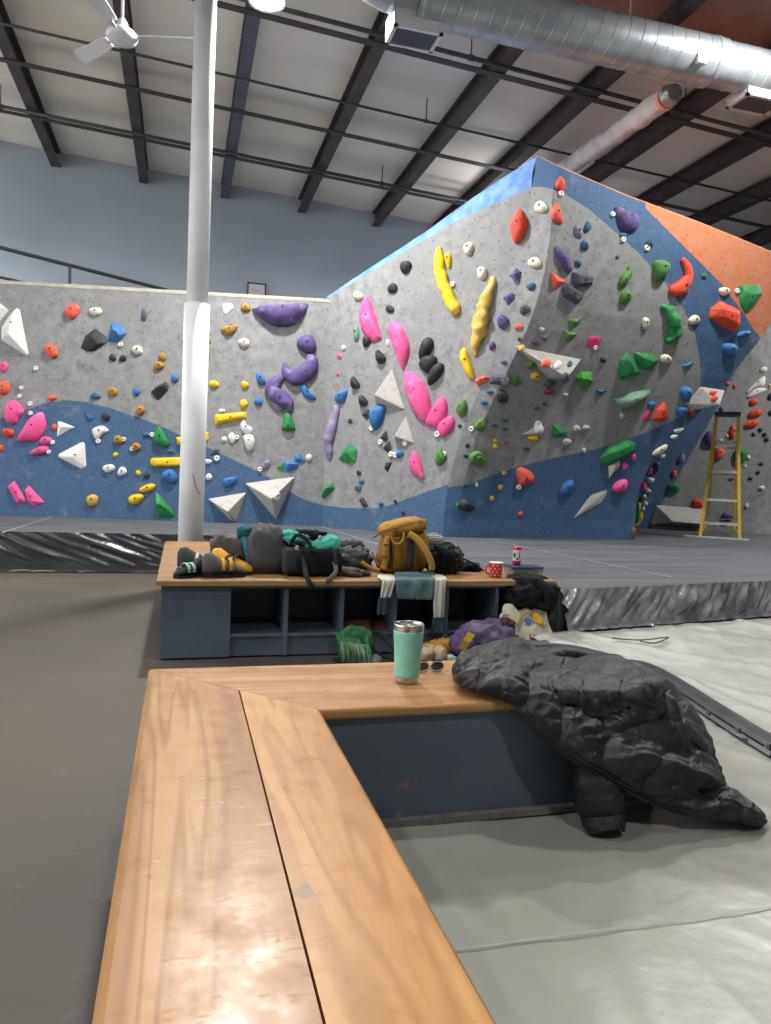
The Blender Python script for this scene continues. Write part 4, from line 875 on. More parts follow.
facet('green', [(634.2, 352), (652.4, 353.8), (658.8, 360.6), (650, 370), (640.6, 369), (635.5, 362.3)], [(641, 357), (652, 360), (645, 365)], .5, 'right dark green block hold of a pair on the prow', 'block')
E('cream', 665.5, 358.6, 12, 8.5); facet('blue', [(682.4, 365.6), (693.2, 360.3), (692, 364.8), (684.4, 370.4)], (687, 364.5), .5); E('blue', 685.3, 393.5, 12, 15.5, -15, ref='taller blue oval hold near the right edge of grey prow'); E('blue', 681.4, 411, 10.5, 12, ref='round blue hold under the taller blue oval on prow')
E('blue', 651.2, 405.3, 8.5, 8.5); E('magenta', 646, 415.5, 5, 13, -25)
facet('orange', [(650.7, 419.6), (655, 409.5), (664.2, 401.4), (667.6, 407.8), (668.4, 418), (660.8, 422)], [(661, 408), (659, 416)], .6, 'orange red pointed hold with white chalk face below the green bowl')
E('rust', 691.3, 412.7, 7, 12.5)
dome('sage', [(612.8, 398.5), (622, 396), (635.5, 391), (650, 389.3), (639, 401), (620.4, 409.8)], .5, 'pale green bowl hold on the lower prow', 'bowl', smp=False)
E('grey', 622, 416, 5, 6, shape='round')
E('coral', 712.5, 392.6, 7, 4.6); E('orange', 714.2, 398.2, 6.4, 5); E('coral', 727.8, 383.5, 6, 3.6); E('orange', 734.5, 386.5, 3.4, 4)
E('white', 538, 427, 9, 12, 15, ref='white oval hold standing on the small grey volume'); E('yellow', 533.6, 438.2, 11, 5.5)
facet('green', [(551.8, 437), (552.7, 424.5), (560, 425.4), (567, 431), (567, 437)], (558, 431), .6, 'dark green wedge hold right of the white oval')
E('grey', 576.7, 428.4, 8, 6); E('grey', 586, 427.6, 7, 5.5); E('grey', 567, 442, 8, 7.5); E('slate', 544.5, 403.6, 5, 3); E('cream', 584, 450, 3.6, 5)
facet('green', [(599.9, 457.2), (609, 446.3), (623.5, 437.6), (635.3, 442.7), (636.2, 449), (625.3, 457.2), (609, 464.4), (600.4, 463.5)], [(611, 450), (626, 444), (628, 449), (612, 457)], .45, 'huge dark green boulder hold on the lower prow')
facet('cream', [(608.4, 466.3), (619, 460.4), (620, 465.4), (609, 478)], (613, 466), .4, 'cream wedge hold hanging under the huge green boulder')
E('pink', 625, 466, 5, 8); E('pink', 633.7, 457.4, 4.5, 7)
dome('pink', [(612, 490), (616.2, 481.7), (625.3, 479), (627, 485.3), (621.7, 492.6)], .4, 'pink rounded hold on the blue foot of the prow')
dome('blue', [(559.6, 489.9), (565.4, 481.7), (572.3, 479.5), (573.5, 486.2), (569, 494.4), (561.7, 494.8)], .4, 'blue drop hold on the blue foot of the prow')
dome('cream', [(652, 455), (655.5, 449.6), (666, 444), (666, 449), (659, 454.5)], .3, 'cream blade hold on the blue lower right of the prow', 'blade')
E('white', 678.5, 430, 10, 4.5, 20); E('white', 674, 436.5, 7, 4.5, 20)
# --- along the prow's right edge
dome('green', [(634, 520), (637, 508), (640.5, 508), (640, 518), (637, 524)], .5, 'green slab hold at the lower right edge of prow')
tube('yellow', [(638.6, 503, 1.2), (640.5, 511, 2.2), (640, 519, 2.2), (635.5, 526, 1.4)], 'curved yellow hold at the lower right edge of prow', 'curved')
E('brown', 633.6, 532, 3.6, 9)
for x, y, w, h in ((650, 480.4, 8, 6), (648, 491, 6, 5), (644, 496.5, 4.5, 4.5), (645, 504, 5.5, 5.5), (642.5, 509, 4.5, 5)): E('white', x, y, w, h, hr=.9)
E('purple', 656.5, 467, 7, 12, hr=.7); E('white', 662, 456.6, 7, 4, 30); E('pink', 651, 470.5, 5.5, 9, -25, hr=.5); E('pink', 644, 486, 6, 10, -20, hr=.5)
# --- far right wall
E('lilac', 681.5, 459, 6.5, 10.5, -15); E('coral', 674.3, 473.7, 4.6, 8); E('green', 673.8, 488, 12, 12, ref='green round hold on the blue stripe behind the prow')
E('orange', 697.6, 503.3, 13, 9, ref='orange red hold above the grey wedge volume left of ladder'); E('purple', 721.5, 409.3, 5, 5)
E('orange', 753.5, 402.5, 10, 6.5, 30, ref='uppermost of three orange red ovals right of the ladder'); E('orange', 755, 413.7, 14.5, 8.5, 22, ref='middle of three orange red ovals right of the ladder'); E('orange', 751.5, 424.4, 17, 6.5, 18, ref='lowest of three orange red ovals right of the ladder')
dome('white', [(746, 391.8), (754.4, 382.6), (764, 376.2), (764.9, 382.6), (763, 386.4), (754.4, 387.5), (747, 393.4)], .3, 'upper white blade hold above the ladder top', 'blade')
dome('white', [(746, 398.2), (754.4, 388.9), (764, 388), (766, 390), (758.7, 394.4)], .3, 'lower white blade hold above the ladder top', 'blade')
E('white', 763.4, 369.6, 7.5, 5.5); E('black', 770, 397, 5, 7); E('black', 770.3, 413, 4.5, 6); E('black', 760, 430, 4.4, 4.2); E('black', 753.4, 434.5, 4, 4); E('black', 764.3, 434.7, 4.6, 4.2); E('black', 766.3, 439.5, 4.6, 4.2)
E('cream', 770.5, 386, 3.6, 5); E('orange', 732, 432.5, 6.5, 15, ref='tall red hold seen through the top of the ladder'); E('purple', 710.3, 439.5, 13, 17, ref='purple round hold left of the ladder rail')
E('coral', 718.7, 453.8, 11, 14, ref='coral hold seen between the ladder rails'); E('green', 740, 456, 15, 15.5, -20, ref='green round hold behind the right ladder rail')
E('white', 721.2, 440.8, 3.2, 3.2); E('white', 727.2, 436, 3.2, 3.2); E('white', 748.2, 457.6, 3.6, 5); E('white', 745.2, 466, 2.6, 2.8)
E('black', 760.8, 463.9, 4.6, 3.2); E('black', 757.8, 472.4, 4.6, 3.4); E('black', 750, 478.5, 4.6, 3.2); E('white', 761.4, 488, 6, 5); E('purple', 727, 517, 13.5, 9, ref='purple hold behind the bottom step of the ladder'); E('slate', 731, 479, 5, 3)
# --- every hold gets a label that singles it out
REFS = [h for h in HOLDS if h['ref']]
def direction(dx, dy):
    a = math.degrees(math.atan2(-dy, dx)) % 360
    return ['right of', 'above right of', 'above', 'above left of', 'left of', 'below left of', 'below', 'below right of'][int(((a+22.5) % 360)//45)]
SHORT = {}
def short(h):
    s = h['ref']; col = CN.get(h['col'], h['col'])
    return s
for h in REFS: h['o']['label'] = h['ref']
SR = [('the round coral hold', 72.5, 311.5), ('the black angular hold', 93, 340), ('the white fin hold', 14, 332), ('the diagonal pink teardrop', 32, 428), ('the large white triangle', 75, 457), ('the pair of pink slabs', 25, 495),
      ('the black wedge hold', 160, 390), ('the green hooded hold', 161, 437), ('the green scoop hold', 165, 508), ('the purple bowl hold', 280, 314), ('the upper purple hook', 299, 370), ('the lower purple hook', 279, 393),
      ('the tapered yellow bar', 230, 418), ('the white lumpy hold', 249, 442), ('the smaller plywood pyramid', 230, 506), ('the larger plywood pyramid', 272, 495), ('the pink sail hold', 370, 322), ('the giant pink oval', 417, 396),
      ('the long lilac hold', 333, 432), ('the many-sided green hold', 350, 455), ('the lone pink sail', 417, 466), ('the three black pebbles', 430, 362), ('the yellow banana hold', 446, 280), ('the long tan yellow hold', 484, 315), ('the bright blue two-part hold', 378, 417),
      ('the pointed orange hold', 520, 227), ('the dark tube hold', 500, 380), ('the olive grooved hold', 478, 458), ('the big coral faceted hold', 525, 476), ('the pale triangular volume', 552, 362), ('the two dark grey blocks', 578, 287), ('the bright green block', 583, 380),
      ('the magenta hold', 594, 341), ('the red hook hold', 680, 280), ('the red block hold', 725, 317), ('the pair of green blocks', 638, 366), ('the pale green bowl', 630, 399), ('the huge green boulder', 618, 451), ('the white oval hold', 538, 427),
      ('the purple hold on the blue stripe', 626, 219), ('the flat diamond volume', 592, 502), ('the three orange red ovals', 753, 413), ('the ladder top', 727, 414), ('the foot of the ladder', 720, 537), ('the grey wedge volume', 675, 518), ('the cream blade hold', 659, 450), ('the right ladder rail', 737, 470), ('the round blue hold', 729.5, 349.3)]
groups = {}
for h in HOLDS:
    if h['ref']: continue
    x, y = h['px']; c = sorted(SR, key=lambda s: (s[1]-x)**2+(s[2]-y)**2)[0]
    size = 'tiny' if h['size'] < 24 else ('small' if h['size'] < 75 else 'medium')
    key = (size, CN.get(h['col'], h['col']), h['shape'], direction(x-c[1], y-c[2]), c[0]); h['d'] = math.hypot(x-c[1], y-c[2]); groups.setdefault(key, []).append(h)
ORD = ['nearest', 'second nearest', 'third nearest', 'fourth nearest', 'fifth nearest', 'sixth nearest']
for k, hs in groups.items():
    hs.sort(key=lambda h: h['d'])
    for i, h in enumerate(hs):
        h['o']['label'] = '%s %s %s hold %s %s' % (k[0], k[1], k[2], k[3], k[4]) + ('' if len(hs) == 1 else ', '+ORD[i])
# fluorescent ladder
YEL = mat('yellow_fibreglass', '#d0a51c', '#dcb843', rough=.45, scale=9); ALU = mat('worn_aluminium', '#c9c4b8', '#a8a296', rough=.45, metal=.4, scale=14); BLK = mat('blue_black_cap', '#2d3646', rough=.5)
bl, br = atZ(702, 537.5, PZ), atZ(737.5, 539.5, PZ)
br = bl+(br-bl).normalized()*0; br = atZ(737.5, 539.5, PZ)
cen = (bl+br)/2; back = Vector(((bl+br)/2-CAM)); back.z = 0; back.normalize(); rdir = Vector((back.y, -back.x, 0)); wdt = 36/F*(cen-CAM).dot(FW)
Hl = 124/F*(cen-CAM).dot(FW); up3 = Vector((0, 0, 1))
t = empty('step_ladder', tuple(cen), 'yellow fibreglass step ladder standing open before the far right wall', 'ladder')
wt = 19.5/F*(cen-CAM).dot(FW)
FL, FR_ = cen-rdir*wdt/2, cen+rdir*wdt/2; TL, TR = cen-rdir*wt/2+up3*Hl+back*.12, cen+rdir*wt/2+up3*Hl+back*.12
sh = rdir*.0
def rail(a, c, nm, m, w=.026):
    b = MB(); d = (c-a).normalized(); s1 = rdir*w/2; s2 = d.cross(rdir).normalized()*w
    b.add([a-s1-s2, a+s1-s2, a+s1+s2, a-s1+s2, c-s1-s2, c+s1-s2, c+s1+s2, c-s1+s2], [(0, 1, 2, 3), (4, 5, 6, 7), (0, 1, 5, 4), (1, 2, 6, 5), (2, 3, 7, 6), (3, 0, 4, 7)]); return b.build(nm, m, t)
for a, c in ((FL, TL), (FR_, TR)): rl_ = rail(a, c, 'front_rail', YEL, .04)
RL, RR = FL+back*.7+rdir*.06, FR_+back*.95-rdir*.06
RL.z = RR.z = PZ
for a, c in ((RL, TL+back*.1), (RR, TR+back*.1)): rail(a, c, 'rear_rail', YEL, .028)
for q in (.16, .35, .58, .82):
    A, B_ = FL.lerp(TL, q-.04), FR_.lerp(TR, q-.04)
    b = MB(); dd = back*.09
    b.add([A-up3*.02-back*.02, B_-up3*.02-back*.02, B_+up3*.015-back*.02, A+up3*.015-back*.02, A-up3*.02+dd, B_-up3*.02+dd, B_+up3*.015+dd, A+up3*.015+dd], [(0, 1, 2, 3), (4, 5, 6, 7), (0, 1, 5, 4), (1, 2, 6, 5), (2, 3, 7, 6), (3, 0, 4, 7)])
    b.build('step', ALU, t)
for q in (.14, .29, .52, .74, .88):
    A, B_ = RL.lerp(TL+back*.1, q), RR.lerp(TR+back*.1, q); MB().cyl(A, B_, .009, n=8).build('rear_bar', ALU, t)
for s, a, c in ((1, FL, FL.lerp(FR_, .2)), (-1, FR_, FR_.lerp(FL, .2))):
    MB().cyl(a.lerp(TL if s > 0 else TR, .03), c+up3*(.13*Hl), .008, n=8).build('brace', ALU, t)
b = MB(); c0 = (TL+TR)/2
mt = Matrix.Translation(c0) @ Matrix(((rdir.x, back.x, 0, 0), (rdir.y, back.y, 0, 0), (0, 0, 1, 0), (0, 0, 0, 1)))
b.box((-wt/2-.03, -.08, -.02), (wt/2+.03, .16, .035), bev=.01, mtx=mt); b.build('top_cap', BLK, t)
mt2 = Matrix.Translation(Vector((cen.x, cen.y, PZ))) @ Matrix(((rdir.x, back.x, 0, 0), (rdir.y, back.y, 0, 0), (0, 0, 1, 0), (0, 0, 0, 1)))
for s_, l0, l1, y0 in ((0, -.46, .36, -.10),): 
    MB().box((l0, y0-.04, .0), (l1, y0+.04, .022), bev=.006, mtx=mt2).build('plywood_board', mat('dusty_board', '#b8b6ae', '#9f9c94', rough=.8, scale=12), label='pale dusty board lying on the pad at the ladder feet', cat='board')
# ------------------------------------------------------------------ wood and painted plywood
def wood(name, c1, c2, c3, along='Y', rough=.33, seed=0, coat=.25, gs=1.0, stain=None):
    m, nt, b = newmat(name); N, L = nt.nodes, nt.links
    g = N.new('ShaderNodeNewGeometry'); mp = N.new('ShaderNodeMapping'); L.new(g.outputs['Position'], mp.inputs[0])
    mp.inputs['Location'].default_value = (seed*1.7, seed*2.3, 0)
    mp.inputs['Scale'].default_value = (1, .085, 1) if along == 'Y' else (.085, 1, 1)
    def noi(sc, det, rough_=.5, src=mp, dist=0):
        n = N.new('ShaderNodeTexNoise'); n.inputs['Scale'].default_value = sc; n.inputs['Detail'].default_value = det; n.inputs['Roughness'].default_value = rough_; n.inputs['Distortion'].default_value = dist
        L.new(src.outputs[0] if src is mp else src, n.inputs[0]); return n.outputs[0]
    def rng(s, a, c, lo=0., hi=1.):
        r = N.new('ShaderNodeMapRange'); L.new(s, r.inputs[0]); r.inputs[1].default_value = a; r.inputs[2].default_value = c; r.inputs[3].default_value = lo; r.inputs[4].default_value = hi; return r.outputs[0]
    def mix(f, a, c):
        x = N.new('ShaderNodeMix'); x.data_type = 'RGBA'; L.new(f, x.inputs[0])
        for i, v in ((6, a), (7, c)):
            if isinstance(v, str): x.inputs[i].default_value = lin(v)
            else: L.new(v, x.inputs[i])
        return x.outputs[2]
    broad = noi(6.5*gs, 2, dist=.6)
    c = mix(rng(broad, .4, .62), c1, c2)
    rings = N.new('ShaderNodeMath'); rings.operation = 'MULTIPLY'; L.new(broad, rings.inputs[0]); rings.inputs[1].default_value = 46
    sn = N.new('ShaderNodeMath'); sn.operation = 'SINE'; L.new(rings.outputs[0], sn.inputs[0])
    c = mix(rng(sn.outputs[0], .0, 1, 0, .55), c, c3)
    c = mix(rng(noi(90*gs, 3), .5, .75, 0, .35), c, c3)
    c = mix(rng(noi(12*gs, 3, dist=.8), .66, .76, 0, .6), c, '#8c6a48')
    wear = noi(2.6, 7, .75, g.outputs['Position']); c = mix(rng(wear, .68, .72, 0, .5), c, '#9a8d7a')
    if stain:
        vd = N.new('ShaderNodeVectorMath'); vd.operation = 'DISTANCE'; L.new(g.outputs['Position'], vd.inputs[0]); vd.inputs[1].default_value = stain
        ad = N.new('ShaderNodeMath'); ad.operation = 'ADD'; L.new(vd.outputs['Value'], ad.inputs[0]); L.new(rng(noi(38, 3, .5, g.outputs['Position']), .3, .7, -.012, .012), ad.inputs[1])
        c = mix(rng(ad.outputs[0], .017, .020, .75, 0), c, '#7d705c')
    L.new(c, b.inputs['Base Color']); b.inputs['Coat Weight'].default_value = coat*.35; b.inputs['Coat Roughness'].default_value = .22; b.inputs['Specular IOR Level'].default_value = .38
    L.new(rng(noi(14, 6, .7, g.outputs['Position']), .35, .7, rough-.06, rough+.16), b.inputs['Roughness'])
    m2 = N.new('ShaderNodeMapping'); L.new(g.outputs['Position'], m2.inputs[0]); m2.inputs['Rotation'].default_value = (0, 0, .6); m2.inputs['Scale'].default_value = (1, 9, 1)
    m3_ = N.new('ShaderNodeMapping'); L.new(g.outputs['Position'], m3_.inputs[0]); m3_.inputs['Rotation'].default_value = (0, 0, -.9); m3_.inputs['Scale'].default_value = (1, 7, 1)
    h = N.new('ShaderNodeMath'); h.operation = 'ADD'; L.new(rng(noi(13, 3, .5, m2.outputs[0]), .66, .7, 1, 0), h.inputs[0]); L.new(rng(noi(17, 3, .5, m3_.outputs[0]), .67, .7, 1, 0), h.inputs[1])
    bp = N.new('ShaderNodeBump'); bp.inputs['Strength'].default_value = .1; bp.inputs['Distance'].default_value = .003; L.new(h.outputs[0], bp.inputs['Height']); L.new(bp.outputs[0], b.inputs['Normal'])
    L.new(bp.outputs[0], b.inputs['Coat Normal'])
    return m
def navy_mat(chips=True):
    m, nt, b = newmat('navy_painted_plywood'); N, L = nt.nodes, nt.links
    g = N.new('ShaderNodeNewGeometry')
    def noi(sc, det, r_=.5): n = N.new('ShaderNodeTexNoise'); n.inputs['Scale'].default_value = sc; n.inputs['Detail'].default_value = det; n.inputs['Roughness'].default_value = r_; L.new(g.outputs['Position'], n.inputs[0]); return n.outputs[0]
    def rng(s, a, c, lo=0., hi=1.):
        r = N.new('ShaderNodeMapRange'); L.new(s, r.inputs[0]); r.inputs[1].default_value = a; r.inputs[2].default_value = c; r.inputs[3].default_value = lo; r.inputs[4].default_value = hi; return r.outputs[0]
    def mix(f, a, c):
        x = N.new('ShaderNodeMix'); x.data_type = 'RGBA'; L.new(f, x.inputs[0])
        for i, v in ((6, a), (7, c)):
            if isinstance(v, str): x.inputs[i].default_value = lin(v)
            else: L.new(v, x.inputs[i])
        return x.outputs[2]
    c = mix(rng(noi(3, 5), .4, .7), '#4a5663', '#55616e')
    # chipped paint: bare wood shows in a few patches near the bottom edge
    sep = N.new('ShaderNodeSeparateXYZ'); L.new(g.outputs['Position'], sep.inputs[0])
    low = rng(sep.outputs['Z'], .16, .28, 1, 0); mu = N.new('ShaderNodeMath'); mu.operation = 'MULTIPLY'; L.new(low, mu.inputs[0]); L.new(rng(noi(14, 4, .6), .605 if chips else .9, .625 if chips else .95), mu.inputs[1])
    c = mix(mu.outputs[0], c, '#a8622f')
    L.new(c, b.inputs['Base Color']); b.inputs['Roughness'].default_value = .42
    bp = N.new('ShaderNodeBump'); bp.inputs['Strength'].default_value = .12; bp.inputs['Distance'].default_value = .01; L.new(noi(22, 4), bp.inputs['Height']); L.new(bp.outputs[0], b.inputs['Normal'])
    return m
NAVY = navy_mat()
WA = wood('maple_board_outer', '#9e7244', '#b38857', '#805830', 'Y', seed=1); WB = wood('maple_board_inner', '#b4844e', '#c69860', '#946737', 'Y', seed=4, stain=tuple(atZ(307, 893, .45)))
WC = wood('maple_board_back', '#a57c4e', '#b68d5e', '#876139', 'X', seed=2); WD = wood('maple_board_front', '#a87d4e', '#ba8f5e', '#8d643a', 'X', seed=7)
EDGE = mat('worn_board_edge', '#a57c44', '#8b6636', rough=.5, scale=20)
# near bench: an L of mitred maple boards on painted plywood boxes
nb = empty('bench', (.14, .8, 0), 'L-shaped bench with mitred maple top and navy box base in the foreground', 'bench', 'benches in the middle of the gym')
def board(poly, z0, z1, name, m, bev=.009, bottom=True):
    bm = bmesh.new(); lo = [bm.verts.new((x, y, z0)) for x, y in poly]; hi = [bm.verts.new((x, y, z1)) for x, y in poly]
    bm.faces.new(hi); bm.faces.new(lo[::-1]); n = len(poly)
    for i in range(n): bm.faces.new((lo[i], lo[(i+1) % n], hi[(i+1) % n], hi[i]))
    return bm, name, m
def put_board(poly, z0, z1, name, m, par, edges=(), bev=.012):
    bm, _, _ = board(poly, z0, z1, name, m); bm.edges.ensure_lookup_table()
    ge = []
    for e in bm.edges:
        a, c = e.verts[0].co, e.verts[1].co
        if a.z > z1-1e-4 and c.z > z1-1e-4:
            for (p, q) in edges:
                if ((a.xy-Vector(p)).length < 1e-3 and (c.xy-Vector(q)).length < 1e-3) or ((a.xy-Vector(q)).length < 1e-3 and (c.xy-Vector(p)).length < 1e-3): ge.append(e)
    if ge: bmesh.ops.bevel(bm, geom=ge, offset=bev, segments=4, affect='EDGES', profile=.5)
    b = MB(); b._bm(bm); o = b.build(name, m, par)
    for p in o.obj.data.polygons: p.use_smooth = abs(p.normal.z) < .98 and abs(p.normal.z) > .02
    return o
T0, T1 = .43, .45
xo, xi, xs, yo, yi = -.08, .36, .168, 2.292, 1.835; XE = 1.40
f_ = lambda x: yo+(x-xo)/(xi-xo)*(yi-yo)     # mitre line
g = .0012; ys_ = f_(xs)
put_board([(xo, -1.2), (xs-g*1.6, -1.2), (xs-g*1.6, f_(xs)-g), (xo, yo-g)], T0, T1, 'board', WA, nb, [((xo, -1.2), (xo, yo-g))], .014)
put_board([(xs+g*1.6, -1.2), (xi, -1.2), (xi, yi-g), (xs+g*1.6, ys_-g)], T0, T1, 'board', WB, nb, [((xi, -1.2), (xi, yi-g))], .012)
put_board([(xo, yo+g), (xs, ys_+g), (XE, ys_+g), (XE, yo+g)], T0, T1, 'board', WC, nb, [((xo, yo+g), (XE, yo+g))], .012)
put_board([(xs, ys_-g*.6+g), (xi, yi+g), (XE, yi+g), (XE, ys_-g*.6+g)], T0, T1, 'board', WD, nb, [((xi, yi+g), (XE, yi+g))], .01)
MB().box((xi+.004, yi+.004, T0-.006), (XE, yi+.02, T0+.001)).build('edge_strip', EDGE, nb)
for lo, hi, n_ in (((xi+.01, yi+.025, .005), (XE-.02, yi+.043, T0), 'front_panel'), ((xo+.03, yo-.06, .005), (XE-.02, yo-.042, T0), 'back_panel'), ((XE-.04, yi+.043, .005), (XE-.02, yo-.06, T0), 'end_panel'),
                   ((xo+.03, -1.15, .005), (xo+.048, yo-.06, T0), 'outer_panel'), ((xi-.045, -1.15, .005), (xi-.027, yi+.043, T0), 'inner_panel')):
    MB().box(lo, hi, bev=.002).build(n_, NAVY, nb)
MB().box((xi-.02, yi+.004, mz+.002), (XE-.03, yi+.025, mz+.02)).build('foot_batten', mat('dusty_batten', '#6b6a66', '#595854', rough=.7, scale=20), nb)
# far bench with cubby holes
NAVY2 = navy_mat(False)
PLY = wood('worn_plywood_top', '#9c7850', '#8d6b46', '#775638', 'X', rough=.42, seed=9, coat=.1)
fb = empty('bench', (1.0, 4.35, 0), 'long bench with plywood top and navy cubby holes loaded with bags, farther away', 'bench', 'benches in the middle of the gym')
Y0, Y1 = 4.10, 4.66; T0 = .416
put_board([(-.115, Y0), (2.25, Y0), (2.37, Y1), (.36, Y1), (.36, 6.22), (-.115, 6.22)], T0, T1, 'bench_top', PLY, fb, [((-.115, Y0), (2.25, Y0)), ((-.115, Y0), (-.115, 6.22)), ((2.25, Y0), (2.37, Y1))], .01)
yf = 4.15
MB().box((-.09, yf, .01), (.262, yf+.018, T0), bev=.002).build('left_panel', NAVY2, fb)
MB().box((-.09, yf+.018, .01), (-.072, 6.19, T0), bev=.002).build('side_panel', NAVY2, fb)
MB().box((.32, Y1-.02, .01), (.338, 6.19, T0)).build('inner_panel', NAVY2, fb); MB().box((-.09, 6.17, .01), (.338, 6.19, T0)).build('end_panel', NAVY2, fb)
for x in (.272, .592, .915, 1.235, 1.557, 1.882, 2.212): MB().box((x-.011, yf, .01), (x+.011, Y1-.03, T0), bev=.002).build('divider', NAVY2, fb)
MB().box((.26, yf+.004, .118), (2.222, Y1-.03, .136), bev=.003).build('shelf', NAVY2, fb); MB().box((.26, yf+.02, .01), (2.222, yf+.038, .12)).build('kick_board', NAVY2, fb)
MB().box((.26, Y1-.03, .01), (2.222, Y1-.012, T0)).build('back_panel', NAVY2, fb); MB().box((.262, yf+.001, T0-.022), (2.222, yf+.018, T0)).build('top_rail', NAVY2, fb)
# ------------------------------------------------------------------ tumbler
TEAL = mat('turquoise_powder_coat', '#83bfad', '#79b5a3', rough=.38, scale=30, spec=.5, bump=.08, bscale=260); STEEL = mat('brushed_steel', '#c2bdb6', rough=.26, metal=1, bump=.05, bscale=60)
tc_ = atZ(406.5, 682, T1); t = empty('travel_tumbler', (tc_.x, tc_.y, T1), 'turquoise insulated tumbler with bare steel rim and foot on the near bench', 'tumbler')
tc_.z = T1
SQ = lambda pr: [(r_, h*.925) for r_, h in pr]
MB().lathe(tc_, SQ([(0, .0005), (.030, .0005), (.0335, .003), (.0345, .012), (.0352, .019)]), n=56).build('steel_foot', STEEL, t, sm=True)
MB().lathe(tc_, SQ([(.0352, .019), (.0372, .0205), (.0378, .03), (.0398, .09), (.0425, .135), (.0447, .163), (.0447, .1665), (.0438, .168)]), n=56).build('cup_body', TEAL, t, sm=True)
MB().lathe(tc_, SQ([(.0438, .168), (.0444, .172), (.0449, .185), (.0448, .1885), (.0432, .1892), (.0424, .187), (.0405, .15), (.036, .06), (.033, .012), (0, .010)]), n=56).build('steel_rim', STEEL, t, sm=True)
MB().lathe(tc_, SQ([(0, .172), (.041, .172), (.0423, .178), (.0415, .180), (.040, .175), (0, .175)]), n=40).build('clear_lid', mat('smoky_lid', '#8a8580', rough=.1, spec=.8), t, sm=True)
# sunglasses behind the tumbler
DK = mat('dark_lens', '#2b2f33', rough=.12, spec=.8); WF = mat('pale_frame', '#b9b4ac', rough=.3)
s0 = atZ(429, 672, T1); s0.z = T1; t = empty('sunglasses', tuple(s0), 'folded sunglasses with pale frame lying just behind the tumbler', 'sunglasses')
for k, dx in enumerate((-.022, .026)):
    c = s0+Vector((dx, .0, .018)); pts = [c+Vector((.022*math.cos(a), 0, .015*math.sin(a))) for a in np.linspace(0, 2*math.pi, 13)]
    MB().sweep(pts, [.0022]*13, n=6, res=2).build('rim', WF, t)
    MB().lathe(c, [(0, -.001), (.021, -.001), (.021, .001), (0, .001)], n=20, axis=(0, 1, 0)).build('lens', DK, t)
MB().sweep([s0+Vector((-.045, .002, .022)), s0+Vector((-.02, .022, .012)), s0+Vector((.02, .04, .006)), s0+Vector((.05, .045, .003))], [.0022]*4, n=6).build('temple', WF, t)
MB().sweep([s0+Vector((.049, .002, .022)), s0+Vector((.02, .028, .01)), s0+Vector((-.02, .045, .004)), s0+Vector((-.04, .05, .003))], [.0022]*4, n=6).build('temple', WF, t)
# ------------------------------------------------------------------ soft things on the far bench
def cloth(name, c1, c2=None, rough=.85, sc=70, bump=.12): return mat(name, c1, c2 or c1, rough=rough, scale=8, bump=bump, bscale=sc, spec=.15)
def soft(parent, name, c, size, m, **k):
    fl = k.pop('floor', T1+.002); vs, fs = blob(c, size, floor=fl, **k); return MB().add(vs, fs).build(name, m, parent, sm=True)
def ribbon(parent, name, pts, w, m, th=.006, up=(0, -1, 0), res=5): return MB().sweep(pts, [w/2]*len(pts), n=8, flat=th/w*2, upv=up, res=res).build(name, m, parent, sm=True)
def P(x, y, Y): return atY(x, y, Y)
BK, BLKS = cloth('black_fabric', '#1c1d20', '#131416'), cloth('black_webbing', '#26272a', rough=.7)
GRYD = cloth('dark_grey_ripstop', '#4c4b4c', '#424142', rough=.6); TLF = cloth('teal_fabric', '#2e6470', '#285560'); MUST = cloth('mustard_felt', '#c8963a', '#b58532'); AQUA = cloth('aqua_fabric', '#45a392', '#3b9182')
GREYF = cloth('grey_rubber', '#5a5857', '#4a4848'); SOLE = cloth('shoe_sole_black', '#232426', rough=.6)
